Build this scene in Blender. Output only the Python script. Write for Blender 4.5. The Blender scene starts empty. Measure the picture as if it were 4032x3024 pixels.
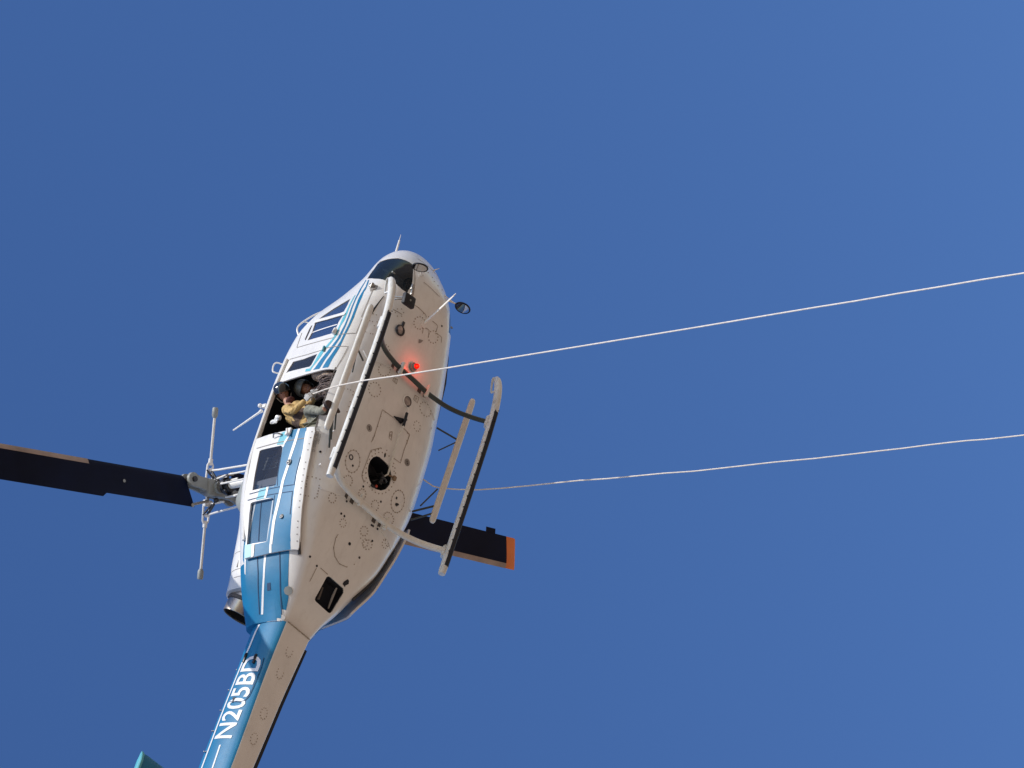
import bpy, bmesh, math, random
from mathutils import Vector, Matrix, Quaternion
from mathutils.bvhtree import BVHTree
from mathutils import geometry as mgeo

random.seed(7)
scene = bpy.context.scene
COL = scene.collection

# ------------------------------------------------------------------ camera, sky, sun, exposure
HZ = 34.2                                   # height of the helicopter's belly above the ground (m)
cam_d = bpy.data.cameras.new('camera')
cam_d.lens = 120.0
cam_d.sensor_width = 36.0
cam_d.clip_start = 0.1
cam_d.clip_end = 60000.0
cam = bpy.data.objects.new('camera', cam_d)
COL.objects.link(cam)
_cx = Vector((0.26650262, 0.6020971, -0.75263234))
_cy = Vector((-0.80486545, 0.56861989, 0.16989124))
_cz = Vector((0.53025273, 0.5604913, 0.63614584))
_m = Matrix((_cx, -_cy, -_cz)).transposed().to_4x4()
_m.translation = Vector((-24.32291903, -26.82140548, -32.59579148 + HZ))
cam.matrix_world = _m
scene.camera = cam

SUN = Vector((0.19, -0.83, 0.56)).normalized()      # direction towards the sun
sun_el = math.asin(SUN.z)
sun_az = math.atan2(SUN.x, SUN.y)                    # clockwise from +Y
world = bpy.data.worlds.new('World')
scene.world = world
world.use_nodes = True
wn = world.node_tree.nodes
wl = world.node_tree.links
wn.clear()
w_out = wn.new('ShaderNodeOutputWorld')
w_bg = wn.new('ShaderNodeBackground')
w_sky = wn.new('ShaderNodeTexSky')
w_sky.sky_type = 'NISHITA'
w_sky.sun_disc = False
w_sky.sun_elevation = sun_el
w_sky.sun_rotation = sun_az
w_sky.altitude = 900.0
w_sky.air_density = 1.0
w_sky.dust_density = 0.6
w_sky.ozone_density = 2.2
w_bg.inputs['Strength'].default_value = 0.15
w_hs = wn.new('ShaderNodeHueSaturation')          # the phone's colour rendering of a deep desert sky
w_hs.inputs['Hue'].default_value = 0.511
w_hs.inputs['Saturation'].default_value = 1.22
w_hs.inputs['Value'].default_value = 1.10
wl.new(w_sky.outputs[0], w_hs.inputs['Color'])
wl.new(w_hs.outputs[0], w_bg.inputs[0])
wl.new(w_bg.outputs[0], w_out.inputs[0])

sun_d = bpy.data.lights.new('sun', 'SUN')
sun_d.energy = 3.4
sun_d.angle = math.radians(0.53)
sun_d.color = (1.0, 0.955, 0.89)
sun_o = bpy.data.objects.new('sun', sun_d)
COL.objects.link(sun_o)
sun_o.rotation_euler = SUN.to_track_quat('Z', 'Y').to_euler()
sun_o.location = (0, 0, 80)

scene.view_settings.view_transform = 'Standard'
scene.view_settings.look = 'None'
scene.view_settings.exposure = 0.0
scene.view_settings.gamma = 1.0
scene.view_settings.use_curve_mapping = False
scene.cycles.max_bounces = 8
scene.cycles.transparent_max_bounces = 12
scene.render.film_transparent = False
# ------------------------------------------------------------------ fuselage shape (metres; x forward, y left, z up)
# x, half width, bottom z, top z, lower corner (fraction of width, metres high), upper corner (fraction, metres)
ST = [
 (4.02, .05, .80, .90, .95, .05, .95, .05),
 (3.995, .17, .69, .98, .94, .15, .95, .15),
 (3.91, .34, .55, 1.06, .93, .265, .95, .26),
 (3.71, .53, .39, 1.11, .93, .40, .92, .34),
 (3.46, .68, .23, 1.14, .90, .51, .86, .40),
 (3.15, .79, .10, 1.17, .86, .56, .80, .42),
 (2.75, .90, .045, 1.39, .81, .61, .60, .40),
 (2.35, 1.03, .04, 1.66, .80, .64, .45, .32),
 (2.00, 1.085, .03, 1.75, .77, .61, .35, .25),
 (1.50, 1.125, .02, 1.765, .72, .57, .30, .22),
 (1.00, 1.15, .0, 1.755, .66, .52, .30, .22),
 (0.00, 1.13, -.01, 1.74, .56, .45, .30, .22),
 (-.50, 1.06, .01, 1.75, .48, .42, .32, .24),
 (-.90, .97, .05, 1.72, .40, .39, .34, .26),
 (-1.30, .875, .11, 1.62, .34, .35, .36, .30),
 (-1.70, .74, .20, 1.50, .32, .31, .38, .34),
 (-2.10, .60, .31, 1.41, .31, .27, .42, .38),
 (-2.45, .44, .44, 1.36, .34, .23, .48, .40),
 (-2.68, .335, .51, 1.33, .36, .19, .55, .40),
]
def _hermite(xs, ys, x):
    n = len(xs)
    if x >= xs[0]: return ys[0]
    if x <= xs[-1]: return ys[-1]
    d = [(ys[i+1]-ys[i])/(xs[i+1]-xs[i]) for i in range(n-1)]
    def m(i):
        if i == 0: return d[0]
        if i == n-1: return d[-1]
        if d[i-1]*d[i] <= 0: return 0.0
        h0 = abs(xs[i]-xs[i-1]); h1 = abs(xs[i+1]-xs[i])
        w1 = 2*h1+h0; w2 = h1+2*h0
        return (w1+w2)/(w1/d[i-1]+w2/d[i])
    for i in range(n-1):
        if xs[i] >= x >= xs[i+1]:
            h = xs[i+1]-xs[i]; t = (x-xs[i])/h
            return ((2*t**3-3*t**2+1)*ys[i]+(t**3-2*t**2+t)*h*m(i)
                    + (-2*t**3+3*t**2)*ys[i+1]+(t**3-t**2)*h*m(i+1))
_XS = [s[0] for s in ST]
def prm(x):
    return [_hermite(_XS, [s[k] for s in ST], x) for k in range(1, 8)]
def half_profile(x, grow=0.0):
    W, zb, zt, rxf, rz, txf, tz = prm(x)
    W += grow; zb -= grow; zt += grow
    k = min(1.0, .97*(zt-zb)/(rz+tz)); rz *= k; tz *= k
    rx = rxf*W; tx = txf*W
    pts = []
    n = 7
    for i in range(n):                                     # flat belly
        pts.append(((W-rx)*i/n, zb))
    n = 14
    for i in range(n):                                     # lower corner
        a = (math.pi/2)*i/n
        pts.append((W-rx+rx*math.sin(a), zb+rz-rz*math.cos(a)))
    n = 12
    z0, z1 = zb+rz, zt-tz
    lean = 0.055*max(0.0, min(1.0, (zt-zb-.6)/1.0))
    for i in range(n):                                     # side, leaning in at the top
        t = i/n
        pts.append((W*(1-lean*t*t), z0+(z1-z0)*t))
    n = 8
    Wt = W*(1-lean)
    tx = min(tx, Wt*.95)
    for i in range(n):
        a = (math.pi/2)*i/n
        pts.append((Wt-tx+tx*math.cos(a), z1+tz*math.sin(a)))
    n = 5
    for i in range(n+1):                                   # roof
        pts.append(((Wt-tx)*(1-i/n), zt))
    v = _hermite([0.0, -1.2, -1.8, -2.3, -2.68], [0.0, .05, .30, .42, .12], x)
    zr = zb + .38*(zt-zb)
    return [(y*(1+v*(z-zr)/(zt-zb)), z) for y, z in pts]
def ring(x, grow=0.0):
    h = half_profile(x, grow)
    st = [Vector((x, -y, z)) for y, z in h]
    pt = [Vector((x, y, z)) for y, z in h[1:-1]]
    return st + pt[::-1]
def stations():
    xs = [4.02, 4.015, 4.005, 3.99, 3.96, 3.92, 3.87, 3.81, 3.75, 3.68, 3.61, 3.54]
    x = 3.47
    while x > -2.66:
        xs.append(round(x, 3)); x -= 0.08
    xs.append(-2.68)
    return xs
def loft_mesh():
    verts = []; faces = []
    xs = stations()
    for x in xs: verts += ring(x)
    n = len(ring(0.0))
    for i in range(len(xs)-1):
        for j in range(n):
            k = (j+1) % n
            faces.append((i*n+j, i*n+k, (i+1)*n+k, (i+1)*n+j))
    faces.append(tuple(range(n))[::-1])
    faces.append(tuple((len(xs)-1)*n+j for j in range(n)))
    return verts, faces
_lv, _lf = loft_mesh()
BVH = BVHTree.FromPolygons(_lv, _lf)
# ------------------------------------------------------------------ outlines on the skin (metres)
FE = {
 'chin_glass': [[(2.986,-.834,.695),(3.037,-.82,.7),(3.266,-.735,.744),(3.395,-.69,.764),(3.441,-.681,.661),(3.48,-.635,.576),(3.519,-.57,.507),(3.519,-.499,.428),(3.51,-.443,.374),(3.49,-.405,.336),(3.452,-.405,.31),(3.303,-.432,.234),(3.109,-.445,.162),(3.01,-.45,.137),(2.914,-.481,.129),(2.838,-.496,.121),(2.855,-.574,.165),(2.893,-.632,.214),(2.935,-.667,.256),(2.924,-.757,.355),(2.942,-.784,.407),(2.951,-.831,.537)]],
 'cabin_win': [[(1.424,-1.126,.812),(1.399,-1.113,1.097),(1.417,-1.093,1.332),(1.386,-1.094,1.34),(1.219,-1.098,1.389),(1.23,-1.103,1.339),(1.195,-1.138,.868),(1.222,-1.137,.84)]],
 'pilot_win': [[(2.132,-1.067,.634),(2.127,-1.064,.883),(2.158,-1.033,1.232),(2.149,-1.034,1.239),(1.947,-1.066,1.189),(1.785,-1.08,1.205),(1.776,-1.099,.915),(1.782,-1.105,.656),(1.84,-1.1,.645),(1.994,-1.085,.654)]],
 'quarter_win': [[(2.514,-.982,.716),(2.358,-1.027,.669),(2.209,-1.056,.661),(2.194,-1.058,.748),(2.2,-1.05,.953),(2.219,-1.025,1.202),(2.259,-1.023,1.147),(2.365,-1.015,.967),(2.422,-1.007,.858)]],
 'eyebrow_win': [[(2.122,-1.035,1.278),(1.98,-1.056,1.256),(1.815,-1.073,1.252),(1.803,-1.073,1.263),(1.84,-1.067,1.296),(2.066,-1.04,1.312),(2.11,-1.033,1.308)]],
 'hook_hole': [[(.142,-.119,-.01),(.081,-.177,-.01),(.0,-.207,-.01),(-.084,-.207,-.009),(-.153,-.186,-.007),(-.216,-.142,-.005),(-.263,-.089,-.003),(-.298,-.017,-.001),(-.303,.071,-.001),(-.26,.171,-.003),(-.188,.245,-.006),(-.089,.282,-.009),(.001,.277,-.01),(.076,.249,-.01),(.131,.193,-.01),(.159,.137,-.01),(.166,.078,-.01),(.167,-.002,-.01),(.165,-.068,-.01)]],
 'oval_hole': [[(.295,.008,-.009),(.287,.036,-.009),(.255,.044,-.009),(.214,.032,-.009),(.222,.01,-.009),(.262,-.002,-.009)]],
 'vent_hole': [[(-1.817,-.033,.23),(-1.801,-.001,.226),(-1.803,.296,.226),(-1.815,.318,.229),(-1.852,.342,.239),(-2.161,.332,.331),(-2.195,.317,.344),(-2.204,.281,.347),(-2.196,-.002,.344),(-2.181,-.029,.338),(-2.155,-.038,.329),(-1.844,-.049,.237)]],
 'beacon_base': [[(1.721,-.057,.025)]],
 'beacon': [[(1.792,.033,.026)]],
 'teal': [[(2.571,-.962,.678),(2.434,-1.006,.646),(2.264,-1.043,.62),(2.163,-1.059,.606),(2.056,-1.075,.61),(1.956,-1.087,.603),(1.83,-1.099,.598),(1.709,-1.11,.605),(1.645,-1.115,.624),(1.539,-1.122,.686),(1.49,-1.124,.741),(1.421,-1.127,.776),(1.287,-1.135,.792),(1.208,-1.139,.805),(1.169,-1.14,.833),(1.101,-1.143,.804),(1.149,-1.142,.795),(1.186,-1.141,.778),(1.277,-1.138,.73),(1.351,-1.134,.703),(1.448,-1.128,.677),(1.507,-1.124,.637),(1.586,-1.119,.597),(1.706,-1.107,.557),(1.9,-1.09,.568),(2.015,-1.074,.556),(2.147,-1.056,.569),(2.248,-1.042,.589),(2.435,-1.004,.62),(2.595,-.953,.668)]],
 'teal_foot': [[(1.166,-1.136,.924),(1.152,-1.141,.825),(1.098,-1.144,.803),(1.117,-1.138,.921)]],
 'blue_a': [[(2.968,-.838,.711),(2.886,-.861,.697),(2.872,-.865,.699),(2.737,-.904,.683),(2.587,-.954,.636),(2.411,-1.005,.587),(2.203,-1.041,.55),(2.069,-1.059,.525),(1.913,-1.076,.512),(1.643,-1.106,.521),(1.536,-1.12,.554),(1.463,-1.127,.584),(1.36,-1.134,.635),(1.265,-1.139,.679),(1.142,-1.145,.723),(1.106,-1.145,.752),(1.095,-1.148,.618),(1.13,-1.147,.606),(1.241,-1.142,.579),(1.391,-1.129,.531),(1.468,-1.12,.515),(1.557,-1.108,.496),(1.662,-1.094,.478),(1.913,-1.069,.486),(2.08,-1.05,.503),(2.214,-1.034,.527),(2.415,-.999,.566),(2.594,-.949,.609),(2.741,-.903,.653),(2.904,-.857,.679),(2.946,-.846,.685)]],
 'blue_b': [[(2.94,-.848,.646),(2.872,-.865,.627),(2.772,-.89,.592),(2.672,-.919,.583),(2.547,-.957,.561),(2.395,-.993,.524),(2.216,-1.02,.49),(2.06,-1.039,.466),(1.915,-1.056,.454),(1.594,-1.091,.453),(1.518,-1.103,.462),(1.429,-1.116,.48),(1.307,-1.133,.504),(1.231,-1.141,.532),(1.123,-1.147,.553),(1.093,-1.148,.556),(1.09,-1.139,.451),(1.118,-1.135,.446),(1.222,-1.126,.442),(1.315,-1.115,.435),(1.414,-1.098,.424),(1.5,-1.086,.418),(1.919,-1.041,.424),(2.064,-1.023,.432),(2.207,-1.007,.454),(2.384,-.98,.482),(2.518,-.952,.509),(2.654,-.918,.549),(2.701,-.903,.551),(2.857,-.866,.592),(2.934,-.848,.622)]],
 'door': [[(.036,-1.128,1.456),(.043,-1.152,1.192),(.024,-1.173,.804),(-.01,-1.179,.39),(-.001,-1.149,.257),(.002,-1.148,.255),(-.082,-1.132,.23),(-.491,-1.066,.22),(-.87,-.984,.23),(-1.1,-.922,.223),(-1.312,-.856,.226),(-1.662,-.69,.254),(-1.586,-.733,.255),(-1.733,-.663,.271),(-1.766,-.654,.281),(-1.78,-.7,.375),(-1.823,-.764,.829),(-1.858,-.788,1.176),(-1.718,-.825,1.196),(-1.547,-.862,1.22),(-1.439,-.882,1.275),(-1.158,-.931,1.381),(-.839,-.998,1.424),(-.523,-1.065,1.431),(-.192,-1.114,1.447)]],
 'door_win_a': [[(-.206,-1.125,1.29),(-.195,-1.13,1.249),(-.215,-1.15,.834),(-.251,-1.146,.788),(-.443,-1.114,.77),(-.754,-1.05,.778),(-.821,-1.034,.777),(-.834,-1.03,.816),(-.824,-1.025,1.045),(-.819,-1.013,1.272),(-.608,-1.06,1.28)]],
 'door_win_b': [[(-1.016,-.971,1.26),(-1.004,-.976,1.219),(-1.014,-.989,.803),(-1.041,-.984,.776),(-1.316,-.917,.766),(-1.643,-.818,.798),(-1.65,-.84,1.184),(-1.567,-.858,1.192),(-1.184,-.934,1.249)]],
 'door_white_strip': [[(-.082,-1.172,.367),(-.357,-1.13,.341),(-.515,-1.102,.344),(-.738,-1.054,.371),(-.981,-.994,.37),(-1.319,-.901,.358),(-1.59,-.788,.379),(-1.714,-.728,.371),(-1.671,-.752,.383),(-1.774,-.7,.37),(-1.766,-.654,.281),(-1.733,-.663,.271),(-1.586,-.733,.255),(-1.662,-.69,.254),(-1.312,-.856,.226),(-1.1,-.922,.223),(-.87,-.984,.23),(-.491,-1.066,.22),(-.082,-1.132,.23)]],
 'door_teal': [[(.007,-1.168,.895),(-.156,-1.154,.921),(-.186,-1.15,.929),(-.205,-1.153,.791),(-.16,-1.16,.771),(-.08,-1.169,.725),(.015,-1.175,.738),(.02,-1.173,.803)]],
 'door_teal_low': [[(-.86,-1.013,1.123),(-.917,-1.0,1.124),(-.99,-.983,1.149),(-.993,-.989,.987),(-.94,-1.001,.968),(-.894,-1.012,.964),(-.828,-1.027,.961),(-.833,-1.02,1.1)]],
 'door_blue_main': [[(.01,-1.175,.714),(-.056,-1.172,.711),(-.151,-1.162,.729),(-.249,-1.147,.767),(-.264,-1.144,.805),(-.253,-1.146,.78),(-.443,-1.114,.77),(-.754,-1.05,.778),(-.821,-1.034,.777),(-.84,-1.028,.815),(-.832,-1.027,.915),(-.902,-1.011,.928),(-.995,-.99,.937),(-1.014,-.989,.803),(-1.041,-.984,.776),(-1.316,-.917,.766),(-1.643,-.818,.798),(-1.65,-.818,.822),(-1.662,-.829,1.016),(-1.845,-.778,1.008),(-1.823,-.764,.829),(-1.778,-.703,.381),(-1.671,-.753,.385),(-1.714,-.728,.373),(-1.59,-.79,.384),(-1.319,-.901,.358),(-.981,-.994,.37),(-.738,-1.054,.371),(-.515,-1.102,.344),(-.357,-1.13,.341),(-.082,-1.172,.369),(-.013,-1.178,.381),(.001,-1.178,.559)]],
 'door_teal_aft': [[(-1.656,-.839,1.21),(-1.653,-.835,1.079),(-1.839,-.784,1.06),(-1.854,-.79,1.18)]],
 'door_stripe_a': [[(-.07,-1.17,.728),(-.164,-1.159,.776),(-.207,-1.153,.782),(-.208,-1.154,.753),(-.173,-1.159,.728),(-.083,-1.17,.69)]],
 'door_stripe_a2': [[(-.827,-1.027,.965),(-.94,-1.001,.968),(-.993,-.989,.987),(-.994,-.99,.942),(-.947,-1.001,.927),(-.83,-1.028,.922)]],
 'door_stripe_a3': [[(-1.653,-.834,1.071),(-1.839,-.783,1.053),(-1.838,-.78,1.013),(-1.653,-.832,1.025)]],
 'door_stripe_b': [[(-.001,-1.178,.553),(-.148,-1.166,.562),(-.225,-1.155,.572),(-.475,-1.112,.61),(-.559,-1.096,.613),(-.782,-1.045,.667),(-.943,-1.007,.68),(-1.144,-.961,.697),(-1.371,-.901,.73),(-1.695,-.796,.743),(-1.671,-.804,.747),(-1.81,-.757,.737),(-1.811,-.751,.696),(-1.685,-.795,.709),(-1.699,-.789,.696),(-1.378,-.898,.675),(-1.163,-.956,.642),(-.957,-1.004,.626),(-.8,-1.041,.618),(-.578,-1.092,.563),(-.483,-1.111,.561),(-.253,-1.151,.515),(-.18,-1.162,.508),(-.005,-1.179,.507)]],
 'door_seam': [[(-.145,-1.125,1.375),(-.151,-1.153,.958),(-.174,-1.162,.576),(-.188,-1.159,.36)],[(-.866,-1.0,1.319),(-.866,-1.019,.949),(-.87,-1.023,.669),(-.884,-1.019,.401),(-.693,-1.066,.392),(-.479,-1.11,.368)],[(-.957,-.979,1.334),(-.957,-.999,.928),(-.969,-1.001,.661),(-.979,-.997,.415),(-1.188,-.946,.399),(-1.314,-.908,.4)],[(-.408,-1.12,.778),(-.672,-1.069,.77),(-.845,-1.028,.743)],[(-.985,-.996,.767),(-1.267,-.93,.747)]],
 'door_rivet': [[(-.094,-1.147,.265),(-.188,-1.136,.263),(-.284,-1.122,.263),(-.378,-1.106,.263),(-.567,-1.07,.261),(-.665,-1.05,.265),(-.756,-1.028,.267),(-.849,-1.005,.269),(-.945,-.981,.267),(-1.038,-.956,.264),(-1.132,-.932,.263),(-1.223,-.904,.26),(-1.408,-.836,.271),(-1.487,-.8,.277),(-1.574,-.757,.285),(-1.66,-.713,.288)]],
 'aft_blue': [[(-1.823,-.735,1.277),(-1.916,-.717,1.217),(-2.099,-.654,1.175),(-2.247,-.585,1.153),(-2.398,-.499,1.126),(-2.555,-.401,1.098),(-2.58,-.386,.91),(-2.594,-.364,.702),(-2.604,-.309,.543),(-2.608,-.234,.49),(-2.355,-.377,.469),(-2.061,-.539,.45),(-1.773,-.665,.441),(-1.642,-.72,.432),(-1.558,-.736,.365),(-1.287,-.85,.35),(-1.09,-.908,.354),(-.685,-1.013,.376),(-.616,-1.035,.576),(-.632,-1.03,.724),(-.777,-.993,.832),(-.769,-.985,1.106),(-.689,-.99,1.302),(-.841,-.958,1.265),(-1.127,-.886,1.387),(-1.456,-.829,1.316)]],
 'aft_stripe_a': [[(-.705,-.995,1.186),(-.996,-.926,1.233),(-1.155,-.891,1.237),(-1.469,-.829,1.241),(-1.839,-.739,1.233),(-2.03,-.678,1.199),(-2.055,-.671,1.178),(-1.841,-.742,1.197),(-1.475,-.828,1.205),(-1.161,-.892,1.203),(-.998,-.928,1.196),(-.715,-.995,1.139)]],
 'aft_stripe_b': [[(-1.014,-.939,.848),(-1.225,-.891,.842),(-1.611,-.783,.85),(-1.797,-.727,.867),(-2.112,-.616,.859),(-2.576,-.388,.901),(-2.579,-.384,.863),(-2.113,-.611,.828),(-1.794,-.724,.831),(-1.615,-.778,.805),(-1.23,-.89,.806),(-1.015,-.939,.827)]],
 'aft_seam': [[(-1.816,-.734,.988),(-2.054,-.653,.946),(-2.573,-.391,.933)],[(-1.781,-.695,.596),(-2.068,-.58,.57),(-2.331,-.449,.572),(-2.592,-.318,.548)],[(-.999,-.934,1.079),(-1.189,-.893,1.055),(-1.594,-.797,1.002)]],
 'aft_dark_panel': [[(-2.19,-.568,.786),(-2.181,-.562,.729),(-2.276,-.514,.725),(-2.285,-.521,.785)]],
 'aft_port_light': [[(-2.215,-.459,.46),(-2.224,-.428,.424),(-2.257,-.394,.413),(-2.302,-.379,.432),(-2.329,-.394,.469),(-2.32,-.425,.508),(-2.279,-.455,.522),(-2.238,-.47,.503)]],
 'joint_light': [[(-2.626,-.291,.534)]],
 'seam': [[(1.704,-1.067,1.398),(1.683,-1.101,1.014),(1.677,-1.111,.586)],[(1.722,-1.098,.519),(1.754,-1.047,.397),(1.786,-.982,.309),(1.837,-.978,.312),(2.064,-.954,.327)],[(1.497,-1.075,1.452),(1.469,-1.112,1.055),(1.475,-1.125,.74)],[(1.492,-1.124,.72),(1.49,-1.105,.46),(1.519,-1.026,.321),(1.409,-1.04,.319),(1.27,-1.061,.319),(1.12,-1.085,.327),(1.053,-1.094,.332)],[(1.709,-1.066,1.401),(2.022,-1.028,1.461)],[(2.774,-.853,.455),(2.649,-.876,.428),(2.415,-.921,.386),(2.241,-.945,.365),(2.098,-.963,.347)]],
 'sill_seam': [[(.132,-1.098,.296),(-.005,-1.095,.293),(-.149,-1.081,.285),(-.278,-1.062,.283),(-.398,-1.041,.283)],[(1.102,-1.095,.34),(.74,-1.106,.328),(.446,-1.106,.316)],[(.197,-1.103,.307),(-.009,-1.094,.293),(-.159,-1.078,.282)]],
 'ext_text': [[(-.353,-1.03,.246),(-.347,-1.014,.223),(.062,-1.074,.257),(.056,-1.06,.236)]],
 'ext_text2': [[(-.226,-1.027,.215),(-.222,-1.009,.193),(-.068,-1.045,.219),(-.062,-1.029,.198)]],
 'low_dot': [[(-.329,-.969,.166)]],
 'lower_seam': [[(.097,-.95,.129),(-.032,-.944,.121),(-.155,-.936,.12),(-.325,-.92,.123)]],
 'front_bracket': [[(2.774,-.862,.482),(2.841,-.864,.556),(2.797,-.826,.411),(2.72,-.837,.392),(2.653,-.888,.454)]],
 'window_latch': [[(1.778,-1.105,.605),(1.479,-1.125,.697)]],
 'door_handle': [[(-.032,-1.173,.714),(-.034,-1.164,.943),(-.104,-1.168,.694),(-.524,-1.103,.573),(-1.326,-.911,.556)]],
 'rivet_ring': [[(-.135,-.376,-.008),(-.201,-.364,-.006),(-.267,-.373,-.003),(-.324,-.4,.0),(-.364,-.443,.002),(-.38,-.495,.003),(-.369,-.548,.003),(-.333,-.592,.003),(-.277,-.621,.004),(-.211,-.632,.003),(-.144,-.624,.0),(-.088,-.597,-.004),(-.05,-.556,-.008),(-.034,-.505,-.01),(-.045,-.452,-.01),(-.08,-.407,-.009)],[(-.489,-.369,.009),(-.532,-.376,.012),(-.571,-.398,.015),(-.6,-.431,.017),(-.613,-.469,.018),(-.607,-.504,.018),(-.584,-.53,.016),(-.548,-.54,.013),(-.506,-.534,.01),(-.466,-.511,.008),(-.436,-.478,.006),(-.423,-.439,.006),(-.429,-.404,.006),(-.453,-.379,.007)],[(-.476,-.063,.009),(-.517,-.054,.011),(-.558,-.066,.014),(-.585,-.097,.016),(-.59,-.135,.017),(-.571,-.17,.015),(-.535,-.19,.012),(-.492,-.189,.01),(-.457,-.166,.007),(-.44,-.13,.006),(-.447,-.092,.007)],[(-.478,.227,.009),(-.519,.236,.011),(-.56,.224,.014),(-.587,.193,.016),(-.592,.154,.017),(-.574,.119,.015),(-.537,.099,.012),(-.494,.101,.01),(-.459,.124,.008),(-.442,.16,.007),(-.449,.199,.007)],[(-.139,.656,.005),(-.198,.666,.009),(-.26,.657,.009),(-.315,.633,.008),(-.358,.597,.005),(-.381,.554,.004),(-.382,.51,.003),(-.363,.468,.002),(-.325,.433,.0),(-.273,.41,-.002),(-.214,.401,-.005),(-.153,.408,-.007),(-.1,.429,-.009),(-.059,.463,-.01),(-.037,.504,-.01),(-.034,.55,-.008),(-.052,.594,-.004),(-.088,.631,.001)],[(-.458,.54,.008),(-.482,.571,.01),(-.516,.584,.013),(-.552,.577,.015),(-.583,.552,.016),(-.602,.514,.018),(-.607,.469,.018),(-.596,.428,.017),(-.571,.398,.015),(-.537,.384,.012),(-.502,.391,.01),(-.471,.416,.008),(-.451,.454,.007),(-.447,.498,.007)],[(-.909,.23,.051),(-.95,.238,.056),(-.99,.22,.062),(-1.014,.182,.065),(-1.014,.139,.065),(-.988,.107,.061),(-.948,.098,.056),(-.907,.117,.051),(-.883,.155,.048),(-.883,.198,.048)],[(-.778,.712,.059),(-.815,.724,.069),(-.857,.696,.065),(-.881,.649,.055),(-.873,.606,.049),(-.84,.585,.043),(-.799,.592,.039),(-.769,.625,.038),(-.761,.672,.046)],[(-1.03,.397,.067),(-1.072,.405,.073),(-1.116,.382,.08),(-1.144,.337,.084),(-1.147,.288,.084),(-1.122,.253,.08),(-1.08,.245,.074),(-1.036,.268,.068),(-1.007,.313,.064),(-1.005,.362,.063)],[(-.843,-.521,.043),(-.885,-.512,.048),(-.925,-.53,.053),(-.95,-.567,.056),(-.947,-.608,.058),(-.918,-.637,.058),(-.876,-.645,.054),(-.837,-.63,.047),(-.815,-.595,.041),(-.817,-.553,.04)],[(1.487,-.395,.023),(1.442,-.39,.021),(1.391,-.406,.019),(1.346,-.439,.019),(1.316,-.482,.022),(1.308,-.526,.027),(1.323,-.562,.035),(1.358,-.583,.042),(1.404,-.586,.046),(1.454,-.571,.047),(1.496,-.54,.043),(1.524,-.5,.037),(1.532,-.456,.031),(1.519,-.419,.026)],[(1.107,-.466,.007),(1.061,-.443,.004),(1.006,-.445,.002),(.954,-.472,.002),(.918,-.516,.006),(.907,-.567,.011),(.924,-.611,.02),(.964,-.641,.028),(1.018,-.65,.033),(1.071,-.636,.032),(1.115,-.602,.028),(1.137,-.556,.02),(1.134,-.506,.013)],[(1.488,.56,.047),(1.461,.607,.056),(1.417,.623,.057),(1.362,.601,.046),(1.315,.553,.033),(1.288,.489,.021),(1.287,.427,.014),(1.312,.379,.014),(1.354,.352,.015),(1.404,.353,.017),(1.448,.381,.021),(1.48,.431,.026),(1.494,.495,.034)],[(1.086,.468,.006),(1.038,.486,.006),(.989,.469,.003),(.964,.428,.001),(.974,.379,-.0),(1.014,.348,.0),(1.065,.346,.002),(1.104,.376,.003),(1.112,.425,.005)],[(.136,.308,-.01),(.064,.33,-.01),(-.013,.336,-.01),(-.091,.327,-.009),(-.165,.302,-.007),(-.231,.262,-.004),(-.285,.211,-.002),(-.326,.15,.0),(-.349,.084,.001),(-.355,.015,.002),(-.343,-.052,.001),(-.314,-.113,-.0),(-.269,-.165,-.003),(-.21,-.205,-.005),(-.142,-.23,-.008),(-.067,-.238,-.009),(.011,-.228,-.01),(.086,-.202,-.01),(.155,-.161,-.01),(.212,-.108,-.009),(.255,-.046,-.009),(.28,.022,-.009),(.287,.092,-.009),(.275,.159,-.009),(.244,.219,-.009),(.197,.27,-.01)],[(2.565,.271,.046),(2.513,.278,.046),(2.458,.259,.044),(2.413,.219,.042),(2.392,.169,.041),(2.401,.124,.041),(2.436,.093,.041),(2.487,.085,.042),(2.542,.103,.042),(2.585,.142,.043),(2.606,.191,.043),(2.599,.239,.045)],[(-.841,.666,.054),(-.88,.677,.062),(-.922,.654,.061),(-.941,.611,.057),(-.929,.571,.054),(-.892,.548,.049),(-.85,.554,.044),(-.821,.584,.041),(-.818,.628,.044)],[(-1.051,.319,.07),(-1.093,.327,.076),(-1.127,.304,.081),(-1.134,.263,.082),(-1.109,.228,.078),(-1.067,.22,.072),(-1.032,.243,.067),(-1.026,.284,.066)],[(-2.546,.396,.818),(-2.629,.355,.783),(-2.646,.35,.827),(-2.588,.383,.931),(-2.468,.457,1.067),(-2.354,.522,1.155),(-2.29,.559,1.165),(-2.303,.556,1.1),(-2.415,.478,.945)],[(-1.038,-.179,.068),(-1.077,-.171,.074),(-1.112,-.189,.079),(-1.128,-.226,.081),(-1.116,-.264,.08),(-1.083,-.285,.074),(-1.043,-.279,.069),(-1.016,-.25,.065),(-1.014,-.21,.065)],[(2.587,-.056,.043),(2.539,-.05,.042),(2.485,-.067,.042),(2.438,-.105,.041),(2.409,-.154,.041),(2.404,-.203,.041),(2.426,-.24,.043),(2.468,-.258,.044),(2.521,-.252,.045),(2.572,-.224,.044),(2.61,-.181,.043),(2.627,-.13,.043),(2.619,-.085,.043)],[(2.485,-.469,.081),(2.409,-.483,.081),(2.37,-.542,.098),(2.409,-.585,.117),(2.485,-.571,.118),(2.522,-.514,.098)]],
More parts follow.
